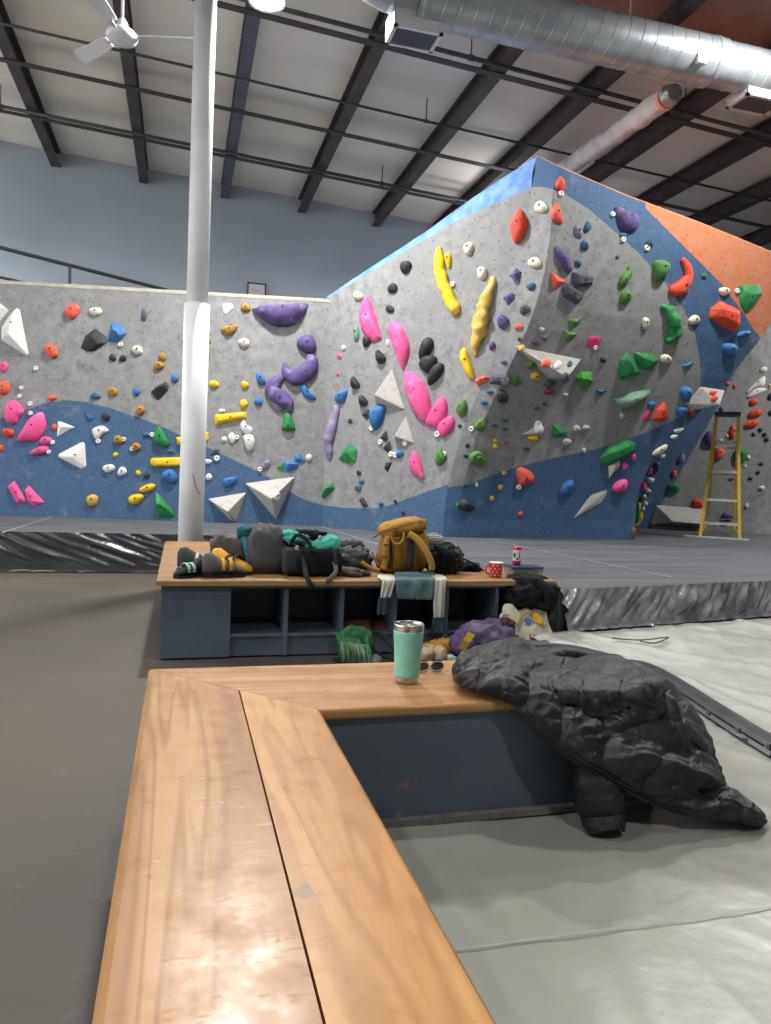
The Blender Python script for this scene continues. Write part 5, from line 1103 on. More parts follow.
# climbing shoes: heel + rand + sole + straps
def shoe(px, py, Y, L, rot, cu, cs, lab, tilt=0, roll=0, straps='strap'):
    c = P(px, py, Y); c.z = T1
    t = empty('climbing_shoe', tuple(c), lab, 'climbing shoe', 'climbing shoes at the left end of the far bench')
    R = Matrix.Rotation(rot, 3, 'Z') @ Matrix.Rotation(tilt, 3, 'Y') @ Matrix.Rotation(roll, 3, 'X')
    n, mn = 24, 16; secs = [(-.5, .02, .26, .3), (-.44, .15, .30, .46), (-.3, .20, .30, .50), (-.1, .21, .24, .36), (.1, .22, .2, .28), (.3, .2, .16, .22), (.43, .14, .12, .15), (.5, .03, .09, .05)]
    vs = []
    for (u, w, zc_, hh) in secs:
        for k in range(n):
            a = 2*math.pi*k/n; y = math.cos(a)*w*L; z = (zc_+math.sin(a)*hh*.5)*L
            vs.append(c+R @ Vector((u*L, y+.03*L*math.sin(u*5), max(z, .004))))
    m_ = len(secs); fs = [(i*n+k, i*n+(k+1) % n, (i+1)*n+(k+1) % n, (i+1)*n+k) for i in range(m_-1) for k in range(n)]+[tuple(range(n))[::-1], tuple(range((m_-1)*n, m_*n))]
    MB().add(vs, fs).build('upper', cu, t, sm=True)
    vs = []
    for (u, w, zc_, hh) in secs:
        for s_ in (-1, 1): 
            for z in (.0, .07): vs.append(c+R @ Vector((u*L*1.02, s_*w*L*1.03+.03*L*math.sin(u*5), z*L+.001)))
    q = []
    for i in range(m_-1):
        o = i*4; q += [(o, o+4, o+5, o+1), (o+2, o+3, o+7, o+6), (o, o+2, o+6, o+4), (o+1, o+5, o+7, o+3)]
    q += [(0, 1, 3, 2), (28, 30, 31, 29)]
    MB().add(vs, q).build('sole', SOLE, t)
    for u in ((-.05, .12) if straps == 'strap' else (.05,)):
        pts = [c+R @ Vector((u*L, math.cos(a)*.225*L, (.22+math.sin(a)*.19)*L)) for a in np.linspace(-.3, 3.4, 7)]
        ribbon(t, straps, pts, .022, cs, .004, up=(0, 0, 1))
    return t
MINT = cloth('mint_rand', '#8fb5a0'); 
shoe(189, 572, 4.2, .19, math.radians(-150), SOLE, MINT, 'black and mint climbing shoe at the left front corner of the far bench', straps='strap')
shoe(200, 568, 4.42, .26, math.radians(-10), cloth('charcoal_synthetic', '#3a3b3d'), cloth('pale_strap', '#a9b8ae'), 'charcoal climbing shoe lying behind the black and mint one')
shoe(224, 573, 4.22, .25, math.radians(8), GREYF, MUST, 'grey and mustard climbing shoe beside the black and mint one, left of two')
shoe(232, 564, 4.36, .26, math.radians(-35), MUST, SOLE, 'mustard yellow climbing shoe pressed against the dark duffel bag')
# dark duffel with teal strap
t = empty('duffel_bag', tuple(P(240, 570, 4.5)), 'dark grey holdall with a knotted teal strap behind the mustard shoes', 'bag')
c = P(234, 553, 4.55); soft(t, 'body', (c.x, c.y, T1+.11), (.27, .24, .22), cloth('charcoal_nylon', '#56524c', '#3d3b3a', rough=.55), ex=.6, seed=2, wr=.09)
b0 = P(248, 575, 4.38); ribbon(t, 'teal_strap', [P(251, 574, 4.36), P(249, 556, 4.37), P(246, 542, 4.42), P(243, 532, 4.47), P(247, 527, 4.5)], .045, TLF, .014)
soft(t, 'strap_knot', P(245, 532, 4.46), (.085, .06, .06), TLF, seed=5, wr=.2, floor=0)
# dark grey backpack
t = empty('backpack', tuple(P(267, 575, 4.4)), 'slouching dark grey backpack with teal base between the holdall and the aqua bag', 'backpack')
c = P(268, 552, 4.42)
vs, fs = blob((c.x, c.y, T1+.13), (.245, .22, .30), ex=.62, seed=11, wr=.07, wf=5, floor=T1+.004)
for v in vs:
    k = (v.z-T1)/.3; v.x = c.x+(v.x-c.x)*(1.06-.42*max(0, k-.35)); v.x -= .03*max(0, k-.4)
MB().add(vs, fs).build('body', GRYD, t, sm=True)
ribbon(t, 'base_piping', [P(247, 576, 4.31), P(262, 578, 4.28), P(280, 577, 4.29), P(287, 573, 4.36)], .03, TLF, .01)
ribbon(t, 'seam', [P(252, 540, 4.33), P(262, 534, 4.33), P(276, 538, 4.33), P(285, 556, 4.36)], .006, BLKS, .004)
# aqua and black duffel
t = empty('duffel_bag', tuple(P(312, 576, 4.3)), 'black duffel bag with bright aqua top and dangling straps on the far bench', 'bag')
c = P(312, 560, 4.32); soft(t, 'body', (c.x, c.y, T1+.085), (.33, .24, .175), BK, ex=.45, seed=21, wr=.05, wf=5)
soft(t, 'aqua_top', (c.x+.05, c.y+.01, T1+.17), (.22, .2, .11), AQUA, ex=.8, seed=8, wr=.12, floor=0, tilt=(0, -.25))
soft(t, 'aqua_flap', (c.x-.09, c.y+.02, T1+.215), (.17, .16, .07), AQUA, ex=.8, seed=14, wr=.2, floor=0, tilt=(0, .2))
soft(t, 'black_collar', (c.x-.03, c.y+.03, T1+.235), (.2, .14, .05), BK, ex=.8, seed=4, wr=.25, floor=0)
soft(t, 'side_pocket', (c.x-.135, c.y-.07, T1+.09), (.1, .1, .15), cloth('dark_mesh', '#33363a'), ex=.5, seed=31, wr=.08)
ribbon(t, 'strap', [P(300, 550, 4.22), P(304, 562, 4.18), P(306, 575, 4.11), P(310, 583, 4.09), P(313, 588, 4.09)], .028, BLKS, .004)
ribbon(t, 'strap', [P(334, 562, 4.2), P(336, 571, 4.14), P(331, 578, 4.09), P(326, 583, 4.085)], .028, cloth('grey_webbing', '#55565a'), .004)
ribbon(t, 'handle', [P(290, 545, 4.25), P(297, 535, 4.22), P(308, 541, 4.21), P(312, 552, 4.2)], .022, BLKS, .006)
ribbon(t, 'handle', [P(330, 548, 4.24), P(335, 556, 4.2), P(336, 567, 4.18)], .026, BLKS, .008)
for x, y in ((297, 548), (320, 538)): soft(t, 'buckle', P(x, y, 4.2), (.022, .012, .03), cloth('pale_buckle', '#9aa0a0', rough=.4), n=12, wr=0, floor=0)
# crumpled grey jacket + brown cap
t = empty('crumpled_jacket', tuple(P(350, 570, 4.5)), 'crumpled slate grey jacket heaped behind the brown gloves', 'jacket')
c = P(350, 557, 4.55); soft(t, 'body', (c.x, c.y, T1+.07), (.24, .26, .15), cloth('slate_melange', '#55595d', '#46494d'), ex=.9, seed=3, wr=.22, wf=7, n=48)
soft(t, 'sleeve', (c.x-.03, c.y+.02, T1+.14), (.2, .1, .07), cloth('dark_slate', '#393c3f'), ex=.9, seed=6, wr=.25, floor=0, tilt=(0, -.2))
t = empty('glove', tuple(P(350, 573, 4.25)), 'brown leather glove lying flat at the foot of the grey jacket', 'glove')
LEA = cloth('brown_leather', '#4d423c', '#3d3531', rough=.6); c = P(352, 571, 4.27); c.z = T1
soft(t, 'palm', (c.x-.03, c.y, T1+.025), (.15, .11, .05), LEA, ex=.8, seed=12, wr=.15)
for i in range(4): MB().sweep([c+Vector((.02, -.03+.022*i, .02)), c+Vector((.07, -.035+.024*i, .022)), c+Vector((.115-.008*abs(i-1.5), -.035+.026*i, .012))], [.014, .013, .009], n=8).build('finger', LEA, t, sm=True)
MB().sweep([c+Vector((-.03, -.05, .02)), c+Vector((.01, -.075, .018)), c+Vector((.045, -.08, .012))], [.015, .013, .009], n=8).build('thumb', LEA, t, sm=True)
# mustard backpack
CAN = cloth('mustard_canvas', '#8d682f', '#7c5b2a'); CANL = cloth('mustard_canvas_light', '#9c7638', '#88662f'); MESH = cloth('grey_back_mesh', '#3f3f41', '#343436')
t = empty('backpack', tuple(P(402, 572, 4.4)), 'mustard canvas backpack with shoulder straps facing the camera', 'backpack')
c = P(401, 548, 4.46)
vs, fs = blob((c.x, c.y, T1+.135), (.31, .24, .28), ex=.55, seed=17, wr=.05, wf=5, floor=T1+.004)
for v in vs:
    k = (v.z-T1)/.28; v.x += .035*k; v.x = c.x+(v.x-c.x)*(1.08-.22*k)
MB().add(vs, fs).build('body', CAN, t, sm=True)
soft(t, 'top_lid', (c.x+.0, c.y-.01, T1+.285), (.29, .25, .10), CANL, ex=.7, seed=19, wr=.08, floor=0, tilt=(0, -.22))
ribbon(t, 'lid_zip', [P(373, 538, 4.3), P(384, 531, 4.29), P(400, 527, 4.29), P(414, 523, 4.3)], .01, cloth('mustard_dark', '#7a5a22'), .006)  # zip in a darker mustard tone
for a in ((384, 392, 4.31), (407, 413, 4.31)): MB().sweep([P(a[0]+4, 538, 4.325), P(a[0]+4, 552, 4.315), P(a[0]+3, 568, 4.32)], [.024, .026, .022], n=10, flat=.5, upv=(0, -1, 0)).build('back_padding', MESH, t, sm=True)
MB().sweep([P(396, 537, 4.32), P(397, 552, 4.31), P(397, 569, 4.315)], [.024, .026, .026], n=10, flat=.4, upv=(0, -1, 0)).build('back_spine', CAN, t, sm=True)
ss1 = ribbon(t, 'shoulder_strap', [P(388, 537, 4.3), P(386, 548, 4.27), P(386, 560, 4.26), P(383, 569, 4.25)], .04, CANL, .014)
ss2 = ribbon(t, 'shoulder_strap', [P(409, 534, 4.3), P(418, 540, 4.26), P(426, 551, 4.22), P(431, 562, 4.2), P(432, 570, 4.2)], .042, CANL, .016)
ribbon(t, 'haul_loop', [P(391, 537, 4.29), P(394, 543, 4.27), P(399, 544, 4.26), P(403, 540, 4.27), P(404, 533, 4.29)], .014, CANL, .008)
ribbon(t, 'hip_belt', [P(362, 563, 4.36), P(370, 568, 4.3), P(380, 571, 4.26)], .03, CAN, .014)
for x, y, q_ in ((386, 545, ss1), (385, 557, ss1), (426, 556, ss2), (432, 566, ss2)): MB().box(P(x, y, 4.235)-Vector((.014, .004, .008)), P(x, y, 4.235)+Vector((.014, .004, .008)), bev=.002).build('buckle', cloth('dark_mustard_buckle', '#6e5224', rough=.4), q_)
ribbon(t, 'side_compression_strap', [P(372, 552, 4.36), P(375, 560, 4.33), P(380, 566, 4.3)], .012, cloth('mustard_dark2', '#7a5a22'), .006)  # strap in the same darker mustard
# beanie and black jacket bundle
t = empty('beanie', tuple(P(432, 560, 4.6)), 'grey and white patterned knit beanie on the black bundle', 'hat')
bm_, nt_, bb_ = newmat('patterned_knit'); ck = nt_.nodes.new('ShaderNodeTexWave'); ck.inputs['Scale'].default_value = 26; ck.inputs['Distortion'].default_value = 6; ck.bands_direction = 'Z'
tcn = nt_.nodes.new('ShaderNodeTexCoord'); nt_.links.new(tcn.outputs['Object'], ck.inputs[0]); rp = nt_.nodes.new('ShaderNodeValToRGB'); rp.color_ramp.elements[0].color = lin('#3a3c3d'); rp.color_ramp.elements[1].color = lin('#a8a79e'); nt_.links.new(ck.outputs[0], rp.inputs[0]); nt_.links.new(rp.outputs[0], bb_.inputs['Base Color']); bb_.inputs['Roughness'].default_value = .9
c = P(432, 541, 4.5); soft(t, 'crown', c, (.16, .15, .10), bm_, ex=.9, seed=2, wr=.05, floor=0); soft(t, 'brim', c-Vector((-.03, .02, .04)), (.17, .16, .05), cloth('beanie_brim', '#55565a'), ex=.8, seed=3, wr=.06, floor=0)
t = empty('jacket_bundle', tuple(P(440, 570, 4.45)), 'black jacket rolled into a bundle right of the mustard backpack', 'jacket')
c = P(443, 557, 4.45); soft(t, 'body', (c.x, c.y, T1+.085), (.22, .22, .18), BK, ex=.8, seed=41, wr=.2, wf=5, n=48); soft(t, 'fold', (c.x+.04, c.y-.07, T1+.08), (.13, .1, .14), cloth('black_nylon', '#313338', rough=.5), ex=.8, seed=44, wr=.2)
MB().sweep([P(436, 547, 4.32), P(444, 552, 4.3), P(452, 560, 4.3), P(455, 569, 4.32)], [.02, .026, .025, .015], n=12, lump=.5, lf=30).build('sleeve', BK, t, sm=True)
t = empty('chalk_bag_strap', tuple(P(470, 571, 4.5)), 'low black strap bundle between the black jacket and the red mug', 'strap')
soft(t, 'bundle', P(468, 566, 4.55)+Vector((0, 0, -.01)), (.15, .16, .06), BK, ex=.9, seed=50, wr=.3)
MB().sweep([P(456, 556, 4.55), P(466, 560, 4.5), P(476, 565, 4.47), P(484, 571, 4.45)], [.006]*4, n=6).build('cord', BLKS, t, sm=True)
# red dotted mug
REDM = mat('red_enamel', '#c33a36', '#b8322f', rough=.3, scale=6); WHT = mat('white_enamel', '#e6dfd6', rough=.3)
c = P(495.5, 576, 4.24); c.z = T1+.001; t = empty('mug', tuple(c), 'red mug with white polka dots near the right end of the far bench', 'mug')
MB().lathe(c, [(0, 0), (.036, 0), (.039, .003), (.042, .085), (.0425, .089)], n=40).build('mug_body', REDM, t, sm=True)
MB().lathe(c, [(.0425, .089), (.042, .092), (.039, .092), (.037, .08), (.035, .01), (0, .008)], n=40).build('white_lining', WHT, t, sm=True)
MB().sweep([c+Vector((-.038, 0, .075)), c+Vector((-.062, 0, .07)), c+Vector((-.068, 0, .045)), c+Vector((-.058, 0, .022)), c+Vector((-.038, 0, .018))], [.006]*5, n=10).build('handle', REDM, t, sm=True)
dd = MB()
for j in range(4):
    for i in range(9):
        a = 2*math.pi*(i+.5*(j % 2))/9; z = .014+.02*j; r_ = .0396+.003*z/.085; n_ = Vector((math.cos(a), math.sin(a), 0)); dd.cyl(c+n_*(r_-.0005)+Vector((0, 0, z)), c+n_*(r_+.0012)+Vector((0, 0, z)), .0038, n=10)
dd.build('polka_dots', WHT, t)
# glass food box with lid, and the can on it
c = P(523, 574, 4.36); c.z = T1+.001; t = empty('food_container', tuple(c), 'glass food box of leftovers with a dark blue lid beside the mug', 'food container')
m, nt, b = newmat('clear_glass_box'); b.inputs['Base Color'].default_value = lin('#d8e0da'); b.inputs['Transmission Weight'].default_value = .85; b.inputs['Roughness'].default_value = .06; b.inputs['IOR'].default_value = 1.3
bx = MB()
for lo, hi in (((-.1, -.068, 0), (.1, .068, .004)), ((-.105, -.072, .004), (-.1, .072, .045)), ((.1, -.072, .004), (.105, .072, .045)), ((-.1, -.072, .004), (.1, -.068, .045)), ((-.1, .068, .004), (.1, .072, .045))): bx.box(c+Vector(lo), c+Vector(hi))
bx.build('glass_dish', m, t)
vs, fs = blob(c+Vector((0, 0, .018)), (.185, .125, .03), ex=.5, seed=9, wr=.12, wf=16, n=40); MB().add(vs, fs).build('leftovers', mat('brown_food', '#7d573a', '#b08a5c', rough=.7, scale=60), t, sm=True)
MB().box(c+Vector((-.11, -.077, .044)), c+Vector((.11, .077, .056)), bev=.005).build('lid', mat('navy_plastic_lid', '#2c3e5e', rough=.35), t)
c2 = c+Vector((-.032, .035, .057)); t = empty('drink_can', tuple(c2), 'slim white drink can with red ends standing on the food box lid', 'can')
CW = mat('can_print_white', '#cfc9cb', rough=.3, metal=.3); CR = mat('can_print_red', '#b02a3c', rough=.3, metal=.3); CB = mat('can_print_dark', '#2c3a4d', rough=.3)
MB().lathe(c2, [(0, .002), (.022, 0), (.026, .006), (.0275, .012), (.0275, .028)], n=32).build('red_base', CR, t, sm=True)
MB().lathe(c2, [(.0275, .028), (.0275, .098)], n=32).build('can_body', CW, t, sm=True)
MB().lathe(c2, [(.0275, .098), (.0275, .108), (.024, .116), (.0235, .12), (.022, .119), (.021, .115), (0, .115)], n=32).build('red_top', CR, t, sm=True)
vb = MB()
for a0, z0, z1, w in ((3.6, .05, .078, .35), (4.3, .034, .05, .2), (4.9, .04, .085, .12)):
    vs = []
    for i in range(7):
        a = a0+w*(i/3-1); vs += [c2+Vector((.0279*math.cos(a), .0279*math.sin(a), z0)), c2+Vector((.0279*math.cos(a), .0279*math.sin(a), z1))]
    vb.add(vs, [(2*i, 2*i+1, 2*i+3, 2*i+2) for i in range(6)])
vb.build('printed_shapes', CB, t)
# long-sleeved shirt hanging over the front edge
SH = cloth('teal_knit', '#596f73', '#4e6468', sc=90); SL = cloth('cream_knit', '#b9b8ac', '#a9a89c', sc=90); CU_ = cloth('dark_teal_cuff', '#34494e', '#2b3d42', sc=120)
t = empty('long_sleeved_shirt', tuple(P(410, 575, 4.2)), 'teal shirt with cream sleeves draped over the front edge of the far bench', 'shirt')
def drape(name, m, rows, th=.006, wv=.012, nn=26, parent=t, fr=18, sd=0):
    """rows: list of (left point, right point); a sheet of cloth through them, with soft folds"""
    Lp, _ = crs([r_[0] for r_ in rows], [1]*len(rows), 6); Rp, _ = crs([r_[1] for r_ in rows], [1]*len(rows), 6); vs = []
    m_ = len(Lp); grid = []
    for j in range(m_):
        for i in range(nn):
            u = i/(nn-1); p = Lp[j].lerp(Rp[j], u); k = min(1, j/6); 
            off = wv*k*(noise.noise(Vector((u*4+sd, j*.08, sd)))*1.3+.5*noise.noise(Vector((u*11, j*.2, sd+3))))
            grid.append(p+Vector((0, -1, .25)).normalized()*off)
    n0 = len(grid); allv = grid+[g_+Vector((0, th, -.001)) for g_ in grid]; f1_ = grid_faces(nn, m_); f2_ = [tuple(i+n0 for i in f[::-1]) for f in f1_]; ed = []
    for j in range(m_-1): ed += [(j*nn, (j+1)*nn, (j+1)*nn+n0, j*nn+n0), (j*nn+nn-1, j*nn+nn-1+n0, (j+1)*nn+nn-1+n0, (j+1)*nn+nn-1)]
    for i in range(nn-1): ed += [(i, i+n0, i+1+n0, i+1), ((m_-1)*nn+i, (m_-1)*nn+i+1, (m_-1)*nn+i+1+n0, (m_-1)*nn+i+n0)]
    return MB().add(allv, f1_+f2_+ed).build(name, m, parent, sm=True)
zz = T1+.012; yy = 4.085
def W(x, y, Y, z=None):
    p = P(x, y, Y); 
    if z is not None: p.z = z
    return p
drape('body', SH, [(W(396, 567, 4.3, zz+.01), W(434, 567, 4.3, zz+.01)), (W(394, 573, 4.16, zz), W(436, 573, 4.16, zz)), (P(396, 579, yy-.005), P(435, 579, yy-.005)), (P(396, 590, yy-.015), P(434, 590, yy-.015)), (P(398, 599, yy-.015), P(432, 600, yy-.015))], sd=1)
drape('sleeve', SL, [(W(378, 570, 4.25, zz), W(392, 569, 4.25, zz)), (W(378, 575, 4.12, zz), W(396, 574, 4.12, zz)), (P(382, 582, yy-.012), P(395, 582, yy-.012)), (P(380, 598, yy-.015), P(390, 598, yy-.015))], sd=4, nn=14)
drape('cuff', CU_, [(P(379, 597.5, yy-.017), P(389.5, 597.5, yy-.017)), (P(377.5, 606, yy-.016), P(389, 606, yy-.016)), (P(377, 615, yy-.015), P(388, 615, yy-.015))], sd=7, nn=10)
drape('sleeve', SL, [(W(430, 568, 4.28, zz), W(442, 570, 4.25, zz)), (W(434, 575, 4.12, zz), W(446, 575, 4.12, zz)), (P(435, 582, yy-.012), P(446, 582, yy-.012)), (P(434, 600, yy-.018), P(445, 600, yy-.018)), (P(434, 618, yy-.015), P(444, 618, yy-.015))], sd=9, nn=14)
drape('cuff', CU_, [(P(433.5, 617.5, yy-.018), P(444.5, 617.5, yy-.018)), (P(432, 625, yy-.016), P(445, 625, yy-.016)), (P(430, 633, yy-.015), P(446, 634, yy-.015))], sd=12, nn=10)
# ------------------------------------------------------------------ things on the floor by the cubbies
GRN = cloth('green_wool', '#285a38', '#44794f'); FRG = cloth('fringe_yarn', '#5e6b58', '#7d8a74')
c = Vector((.97, 3.95, 0)); t = empty('green_scarf', tuple(c), 'green woven scarf with long fringe spilling out below the cubbies', 'scarf')
SZ0 = .2
drape('weave', GRN, [(P(334, 632, 4.05), P(362, 628, 4.05)), (P(337, 637, 3.98), P(366, 635, 3.98)), (P(340, 645, 3.93), P(370, 648, 3.93)), (P(342, 652, 3.9), P(371, 657, 3.9))], wv=.03, nn=30, parent=t, th=.03, sd=3)
for i in range(34):
    u = (i+.5)/34; a = P(340, 641+random.random()*3, 3.9).lerp(P(368, 645, 3.9), u); k = P(342, 662, 3.86).lerp(P(373, 664, 3.84), u); k.z = max(.01, k.z)
    mdl = a.lerp(k, .5)+Vector((random.uniform(-.012, .012), random.uniform(-.03, -.01), random.uniform(0, .015)))
    MB().sweep([a, mdl, k], [.0045, .005, .0035], n=6, res=4).build('fringe', FRG if i % 3 else GRN, t, sm=True)
vs, fs = blob((c.x, 4.02, .1), (.2, .12, .19), ex=.7, seed=5, wr=.1, floor=.003); MB().add(vs, fs).build('bundle', GRN, t, sm=True)
t = empty('chalk_bag_belt', tuple(P(385, 650, 4.05)), 'black looped belt straps between the green scarf and the tumbler', 'strap')
for pl in (((362, 631), (372, 645), (380, 655), (395, 660)), ((365, 629), (380, 636), (392, 648), (402, 657)), ((361, 630), (378, 632), (390, 640), (396, 650))):
    ribbon(t, 'webbing', [P(x, y, 4.02-.04*i) for i, (x, y) in enumerate(pl)], .014, BLKS, .004)
c = P(376, 655, 4.0); t = empty('tape_roll', (c.x, c.y, .0), 'small pale tape roll lying beside the green scarf', 'tape')
MB().lathe((c.x, c.y, .003), [(.018, 0), (.032, 0), (.033, .004), (.033, .03), (.032, .033), (.018, .033), (.018, 0)], n=28).build('roll', mat('pale_mint_tape', '#a9b8a6', rough=.8), t, sm=True)
t = empty('rust_cloth', tuple(P(365, 627, 4.3)), 'rust red cloth lying inside the third cubby', 'cloth')
vs, fs = blob(P(366, 626, 4.33), (.28, .2, .06), ex=.8, seed=7, wr=.25, wf=8, floor=.138); MB().add(vs, fs).build('fabric', cloth('rust_fabric', '#6e4038', '#57332f'), t, sm=True)
# loose shoes and gear heap
def gear_shoe(px, py, Y, L, rot, c1, c2, lab, zf=.012):
    c = P(px, py, Y); c.z = zf
    t = empty('street_shoe', tuple(c), lab, 'shoe', 'shoes on the floor by the purple jacket')
    vs, fs = blob(c+Vector((0, 0, .055)), (L, L*.38, .10), ex=.7, rot=rot, seed=px, wr=.06, floor=zf+.012)
    d = Vector((math.cos(rot), math.sin(rot), 0))
    for v in vs: 
        k = (v-c).dot(d)/L; v.z = zf+(v.z-zf)*(1-.45*max(0, k+.1)) 
    up_ = MB().add(vs, fs).build('upper', c1, t, sm=True)
    vs, fs = blob(c+Vector((0, 0, .012)), (L*1.04, L*.42, .03), ex=.5, rot=rot, seed=1, wr=0, floor=zf); MB().add(vs, fs).build('sole', c2, t, sm=True)
    for k in (-.02, .03, .08): MB().sweep([c+d*k+Vector((-d.y, d.x, 0))*.03+Vector((0, 0, .085-k*.2)), c+d*k+Vector((0, 0, .105-k*.25)), c+d*k-Vector((-d.y, d.x, 0))*.03+Vector((0, 0, .085-k*.2))], [.004]*3, n=6).build('lace', c2, up_)
    return t
TAN = cloth('tan_suede', '#8f7a66', '#7b6858'); CRM = cloth('cream_sole', '#b7aa98'); OCH = cloth('ochre_suede', '#a5812f'); 
gear_shoe(429, 658, 3.88, .24, math.radians(60), TAN, CRM, 'tan shoe with cream sole directly right of the tumbler')
gear_shoe(439, 657, 3.86, .22, math.radians(75), TAN, CRM, 'second tan shoe with cream sole, nearer the purple jacket')
gear_shoe(442, 646, 4.04, .25, math.radians(170), OCH, SOLE, 'ochre yellow shoe lying behind the tan pair')
c = P(448, 658, 3.85); t = empty('chalk_bottle', (c.x, c.y, .005), 'pale mint bottle lying between the tan shoe and the purple jacket', 'bottle')
MB().lathe((c.x-.05, c.y, .035), [(0, 0), (.03, .003), (.033, .01), (.033, .075), (.022, .09), (.018, .105), (0, .108)], n=24, axis=(1, .1, 0)).build('bottle_body', mat('mint_plastic', '#8fb0a4', rough=.4), t, sm=True)
PUR = cloth('purple_fleece', '#4c4259', '#675d76', sc=90)
t = empty('purple_jacket', tuple(P(483, 658, 4.0)), 'heathered purple jacket heaped on the floor with yellow tag', 'jacket')
c = P(484, 646, 3.98); soft(t, 'body', (c.x+.02, c.y, .11), (.33, .26, .23), PUR, ex=.9, seed=61, wr=.14, wf=5, n=52, floor=.005)
soft(t, 'sleeve', (c.x-.13, c.y-.02, .09), (.16, .18, .17), cloth('purple_deep', '#4d3f60', '#5f4f74'), ex=.9, seed=64, wr=.2, floor=.005)  # sleeve in a deeper purple
soft(t, 'collar', (c.x+.14, c.y+.02, .2), (.09, .12, .07), cloth('maroon_collar', '#4a2a34', '#5e3a40'), ex=.9, seed=66, wr=.25, floor=.005)
MB().add([P(468, 631.5, 3.8), P(475, 635, 3.8), P(470, 643, 3.79), P(463, 640, 3.79), P(468, 631.5, 3.803), P(475, 635, 3.803), P(470, 643, 3.793), P(463, 640, 3.793)], [(0, 1, 2, 3), (7, 6, 5, 4), (0, 4, 5, 1), (1, 5, 6, 2), (2, 6, 7, 3), (3, 7, 4, 0)]).build('yellow_tag', mat('yellow_tag', '#d2b21e', rough=.5), t)
MB().add([P(463, 640.5, 3.79), P(470, 643.5, 3.79), P(464, 651, 3.78), P(458, 648, 3.78), P(463, 640.5, 3.794), P(470, 643.5, 3.794), P(464, 651, 3.784), P(458, 648, 3.784)], [(0, 1, 2, 3), (7, 6, 5, 4), (0, 4, 5, 1), (1, 5, 6, 2), (2, 6, 7, 3), (3, 7, 4, 0)]).build('ochre_tag', mat('ochre_tag', '#9c7c28', rough=.6), t)
# tote bag leaning on the bench end
TOTE = cloth('cream_canvas', '#cfc9b6', '#bdb7a3', sc=120, bump=.5)
t = empty('tote_bag', tuple(P(525, 655, 4.05)), 'cream canvas tote bag with a small printed picture leaning on bench end', 'tote bag')
ol = [(503, 606), (512, 604), (518, 610), (527, 607), (540, 604), (546, 612), (549, 624), (554, 636), (557, 648), (553, 656), (540, 664), (520, 668), (508, 664), (505, 645), (503, 625)]
ol2 = catmull_closed([(x, y) for x, y in ol], 4); cx_ = sum(p[0] for p in ol2)/len(ol2); cy_ = sum(p[1] for p in ol2)/len(ol2)
def tote_pt(x, y, k, s_):
    Yp = 3.98+.12*(656-y)/50
    p = P(x, y, Yp); w = k
    fold = .012*noise.noise(Vector((x*.12, y*.05, 2)))+.008*noise.noise(Vector((x*.3+y*.2, y*.12, 5)))
    return p+Vector((0, 1, .1)).normalized()*(s_*(.055*w)+(fold*w if s_ < 0 else 0))
vs = []; T_ = [0, .12, .3, .5, .7, .88]; nO = len(ol2)
for s_ in (-1, 1):
    for tt in T_:
        for x, y in ol2: vs.append(tote_pt(x+(cx_-x)*tt, y+(cy_-y)*tt, math.sqrt(1-(1-tt)**2), s_))
    vs.append(tote_pt(cx_, cy_, 1, s_))
fs = []
H_ = len(T_)*nO+1
for h in (0, H_):
    fs += [(h+k*nO+i, h+k*nO+(i+1) % nO, h+(k+1)*nO+(i+1) % nO, h+(k+1)*nO+i) for k in range(len(T_)-1) for i in range(nO)]+[(h+(len(T_)-1)*nO+i, h+(len(T_)-1)*nO+(i+1) % nO, h+len(T_)*nO) for i in range(nO)]
for v in vs: v.z = max(v.z, .004)
MB().add(vs, fs).build('bag_body', TOTE, t, sm=True)
def tp(x, y): return tote_pt(x, y, 1.0, -1)+Vector((0, -.012, 0))
ribbon(t, 'handle', [tp(505, 612)+Vector((0, .02, 0)), tp(499, 614)+Vector((0, .02, .01)), tp(498, 620)+Vector((0, .02, 0)), tp(502, 617)+Vector((0, .02, 0))], .022, TOTE, .004)
ribbon(t, 'handle', [tp(524, 607), tp(517, 613), tp(513, 622), tp(516, 612)], .014, cloth('twisted_tan_handle', '#a08c62'), .008)
def patch(b, pts): 
    n_ = len(pts); q = [tp(x, y) for x, y in pts]; b.add(q+[p+Vector((0, .006, 0)) for p in q], [tuple(range(n_)), tuple(range(n_, 2*n_))[::-1]]+[(i, (i+1) % n_, n_+(i+1) % n_, n_+i) for i in range(n_)])
b = MB(); patch(b, [(521.5, 615.5), (526.5, 615), (527, 621.5), (521.5, 622)]); b.build('blue_print', mat('blue_ink', '#4a6fa8', rough=.8), t)
b = MB(); patch(b, catmull_closed([(528.5, 609), (532, 609.5), (536, 613.5), (539.5, 619), (537, 620.5), (530, 619), (527.5, 614)], 3)); b.build('yellow_print', mat('yellow_ink', '#d8b02c', '#b98a20', rough=.8, scale=90), t)
b = MB(); patch(b, [(536, 620.8), (540, 622.5), (539.5, 624), (535.5, 622.2)]); patch(b, [(525.5, 609.5), (530, 608), (530, 609.2), (526, 610.8)]); b.build('red_print', mat('red_ink', '#b0483c', rough=.8), t)
b = MB(); sx = lambda x0, y0, x1, y1, w=.28: patch(b, [(x0-w, y0), (x1-w, y1), (x1+w, y1), (x0+w, y0)]) if abs(x1-x0) < abs(y1-y0) else patch(b, [(x0, y0-w), (x1, y1-w), (x1, y1+w), (x0, y0+w)])
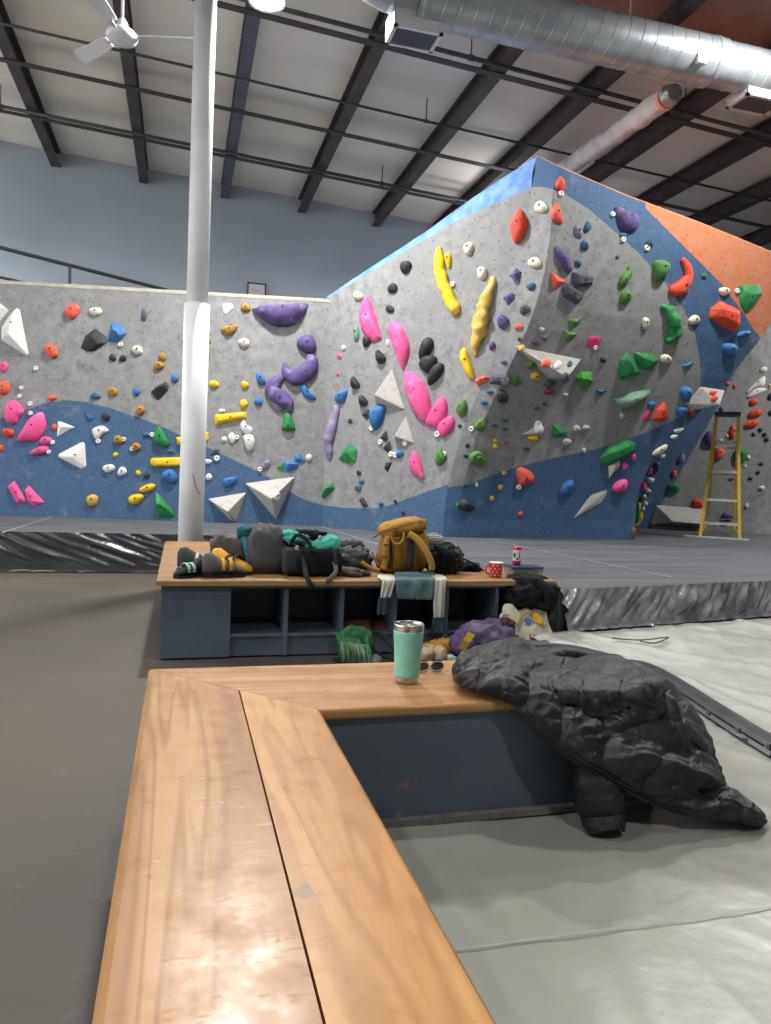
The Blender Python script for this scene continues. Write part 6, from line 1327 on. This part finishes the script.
for q in ((525, 630, 525.3, 636), (528.5, 630.5, 528.6, 636.2), (525, 633, 528.6, 633.4), (531, 632, 531.2, 636.6), (534, 632.3, 534, 636.8), (531.2, 636.6, 534, 636.8), (537, 632.5, 536.8, 637), (537, 632.5, 539.6, 632.7), (536.8, 637, 539.8, 637.2), (539.8, 635, 539.8, 637.2)): sx(*q)
b.build('printed_letters', mat('grey_ink', '#77736a', rough=.8), t)
t = empty('black_sweater', tuple(P(527, 600, 4.2)), 'black sweater stuffed in the last cubby and hanging over the tote', 'sweater')
c = P(529, 592, 4.17); vs, fs = blob(c, (.32, .3, .20), ex=.8, seed=71, wr=.16, wf=5, n=48, tilt=(0, .1)); MB().add(vs, fs).build('body', BK, t, sm=True)
MB().sweep([P(538, 583, 4.05), P(546, 588, 4.02), P(549, 598, 4.0), P(546, 607, 3.98), P(541, 604, 3.97)], [.03, .035, .03, .014, .006], n=12, lump=.4, lf=20).build('sleeve', BK, t, sm=True)
# ------------------------------------------------------------------ quilted jacket thrown over the end of the near bench
JK = mat('charcoal_nylon_shell', '#29292c', '#212123', rough=.5, scale=9, spec=.35, bump=.35, bscale=38)
JL = mat('charcoal_lining', '#2c2c2e', '#252527', rough=.5, scale=9, spec=.3, bump=.3, bscale=40)
t = empty('puffer_jacket', (1.35, 1.95, T1), 'dark charcoal quilted jacket thrown over the right end of the near bench', 'jacket')
top_r = [(456, 668, 2.06), (476, 654, 2.2), (520, 645, 2.30), (565, 644, 2.33), (612, 655, 2.26), (655, 675, 2.16), (690, 703, 2.06), (711, 752, 1.96), (722, 788, 1.90), (764, 817, 1.68)]
hem_r = [(456, 677, 2.0), (484, 689, 1.87), (512, 700, 1.80), (533, 724, 1.76), (563, 752, 1.73), (603, 776, 1.71), (640, 797, 1.70), (672, 808, 1.70), (708, 815, 1.69), (764, 822, 1.66)]
NU, NV = 230, 96
def cr1(rows, n):
    P_, _ = crs([Vector(r_) for r_ in rows], [1]*len(rows), 24); return [P_[round(i*(len(P_)-1)/(n-1))] for i in range(n)]
A_, B2_ = cr1(top_r, NU), cr1(hem_r, NU)
def jsheet(i, v):
    q = A_[i].lerp(B2_[i], v); u = i/(NU-1)
    bul = .15*math.sin(math.pi*min(1, v*1.02))**.8*math.sin(math.pi*u)**.5
    hx, hy = (q.x-597)/36, (q.y-706)/25; hol = max(0, 1-(hx*hx+hy*hy))
    Yd = q.z-bul+.15*min(1, hol*2.2)
    return q.x, q.y, Yd, hol
YSL = []; raw = []
for j in range(NV):
    v = j/(NV-1)
    for i in range(NU):
        x, y, Yd, hol = jsheet(i, v); q = P(x, y, Yd)
        lim = max(atZ(x, y, T1+.012).y, 1.81)
        if Yd > lim:
            k = min(1, max(0, (XE+.17-q.x)/.15)); Yd = Yd+(lim-Yd)*k; q = P(x, y, Yd)
        raw.append((q, hol)); YSL.append((x, y, Yd))
pos = [r_[0] for r_ in raw]; nv_ = []
for j in range(NV):
    for i in range(NU):
        a = pos[j*NU+min(i+1, NU-1)]-pos[j*NU+max(i-1, 0)]; c = pos[min(j+1, NV-1)*NU+i]-pos[max(j-1, 0)*NU+i]; n_ = a.cross(c)
        n_ = n_.normalized() if n_.length > 1e-9 else Vector((0, -1, 0)); 
        if n_.dot(CAM-pos[j*NU+i]) < 0: n_ = -n_
        nv_.append(n_)
out = []
for j in range(NV):
    v = j/(NV-1)
    for i in range(NU):
        u = i/(NU-1); p = pos[j*NU+i]; hol = raw[j*NU+i][1]
        wob = .25*noise.noise(Vector((u*5, v*2.5, 1)))
        s1 = abs(math.sin(math.pi*(u*7.5+v*1.3+wob*2)))**.55; s2 = abs(math.sin(math.pi*(v*2.6+u*.8+wob)))**.5
        puff = .024*(s1*.75+s2*.35)*(1-.7*hol)
        fold = .020*(1-abs(noise.noise(Vector((u*4+v*2, v*1.6, 4))))*3.0)+.008*noise.noise(Vector((u*13, v*5+u*5, 8)))+.0035*(1-abs(noise.noise(Vector((u*26+v*9, v*8, 3))))*4)
        edge = min(1, v*10, (1-v)*12, u*14+.15, (1-u)*10+.2)
        q = p+nv_[j*NU+i]*((puff+fold)*edge)
        if q.x < XE+.01 and q.y > 1.835 and q.z < T1+.008: q.z = T1+.008
        q.z = max(q.z, mz+.012)
        out.append(q)
n0 = len(out); back_ = []
for k_, q in enumerate(out):
    b_ = q-nv_[k_]*.012
    if b_.x < XE+.01 and b_.y > 1.835 and b_.z < T1+.003: b_.z = T1+.003
    b_.z = max(b_.z, mz+.006); back_.append(b_)
f1_ = grid_faces(NU, NV); f2_ = [tuple(i+n0 for i in f[::-1]) for f in f1_]; ed = []
for j in range(NV-1): ed += [(j*NU, (j+1)*NU, (j+1)*NU+n0, j*NU+n0), (j*NU+NU-1, j*NU+NU-1+n0, (j+1)*NU+NU-1+n0, (j+1)*NU+NU-1)]
for i in range(NU-1): ed += [(i, i+n0, i+1+n0, i+1), ((NV-1)*NU+i, (NV-1)*NU+i+1, (NV-1)*NU+i+1+n0, (NV-1)*NU+i+n0)]
MB().add(out+back_, f1_+f2_+ed).build('quilted_body', JK, t, sm=True)
hemline = [out[(NV-1)*NU+i] for i in range(20, NU, 9)]
MB().sweep(hemline, [.008]*len(hemline), n=8, res=3).build('hem_binding', JL, t, sm=True)
zl = [out[(NV-7)*NU+i]+nv_[(NV-7)*NU+i]*.002 for i in range(46, 150, 6)]
MB().sweep(zl, [.004]*len(zl), n=6, res=3).build('front_zip', mat('zip_tape', '#202022', rough=.4), t, sm=True)
def puffs(pts, rads, name, m, k=5, sd=0):
    """padded tube pinched at the quilting lines"""
    Pq, Rq = crs(pts, rads, 14); L_ = len(Pq); vs = []; n = 28; prev = None
    for i in range(L_):
        tt = (Pq[min(i+1, L_-1)]-Pq[max(i-1, 0)]).normalized(); nr = tt.orthogonal().normalized() if prev is None else (prev-tt*tt.dot(prev)).normalized(); prev = nr; sd_ = tt.cross(nr)
        s_ = abs(math.sin(math.pi*k*i/(L_-1)))**.45 if 0 < i < L_-1 else .55
        for q in range(n):
            a = 2*math.pi*q/n; d = sd_*math.cos(a)+nr*math.sin(a); r_ = Rq[i]*(.90+.10*s_)
            w = Pq[i]+d*r_; w = Pq[i]+d*r_*(1+.24*noise.noise(w*11+Vector((sd, 0, 0)))-.10*abs(noise.noise(w*26))); w.z = max(w.z, mz+.006)
            if w.x < XE and w.y > 1.83: w.z = max(w.z, T1+.004)
            vs.append(w)
    fs = [(i*n+q, i*n+(q+1) % n, (i+1)*n+(q+1) % n, (i+1)*n+q) for i in range(L_-1) for q in range(n)]+[tuple(range(n))[::-1], tuple(range((L_-1)*n, L_*n))]
    return MB().add(vs, fs).build(name, m, t, sm=True)
puffs([P(596, 757, 1.80), P(596, 772, 1.765), P(597, 792, 1.74), P(601, 814, 1.73), P(606, 834, 1.70)], [.054, .067, .068, .063, .057], 'sleeve', JK, k=4, sd=2)
puffs([P(512, 692, 1.90), P(484, 682, 1.93), P(463, 672, 2.03), P(474, 660, 2.14), P(508, 652, 2.22), P(545, 652, 2.26)], [.022, .030, .032, .036, .042, .04], 'collar', JK, k=5, sd=5)
YSA = np.array(YSL)
def PS(x, y, d=.02):
    k = np.argmin((YSA[:, 0]-x)**2+(YSA[:, 1]-y)**2); return P(x, y, YSA[k, 2]-d)
puffs([PS(556, 704), PS(556, 690), PS(572, 680), PS(600, 676), PS(624, 680), PS(640, 694)], [.018, .022, .024, .024, .024, .02], 'hood_rim', JK, k=5, sd=7)
puffs([PS(520, 664), PS(548, 658), PS(580, 658), PS(612, 666)], [.02, .03, .032, .02], 'upper_fold', JK, k=3, sd=9)
puffs([PS(648, 684, .01), PS(662, 700, .01), PS(673, 724, .01), PS(684, 752, .01)], [.022, .036, .036, .022], 'shoulder', JK, k=3, sd=12)
random.seed(3)
for i, (x, y, r_) in enumerate(((568, 694, .026), (580, 700, .028), (592, 706, .028), (604, 712, .024), (616, 720, .024), (574, 711, .022), (588, 720, .022), (604, 726, .018), (622, 708, .02), (606, 698, .022), (592, 694, .02), (612, 690, .018))):
    vs, fs = blob(PS(x, y, .0), (r_*2, r_*1.6, r_*2.2), ex=.9, seed=i, wr=.12, wf=4, n=22, rot=i); MB().add(vs, fs).build('lining_fold', JL, t, sm=True)
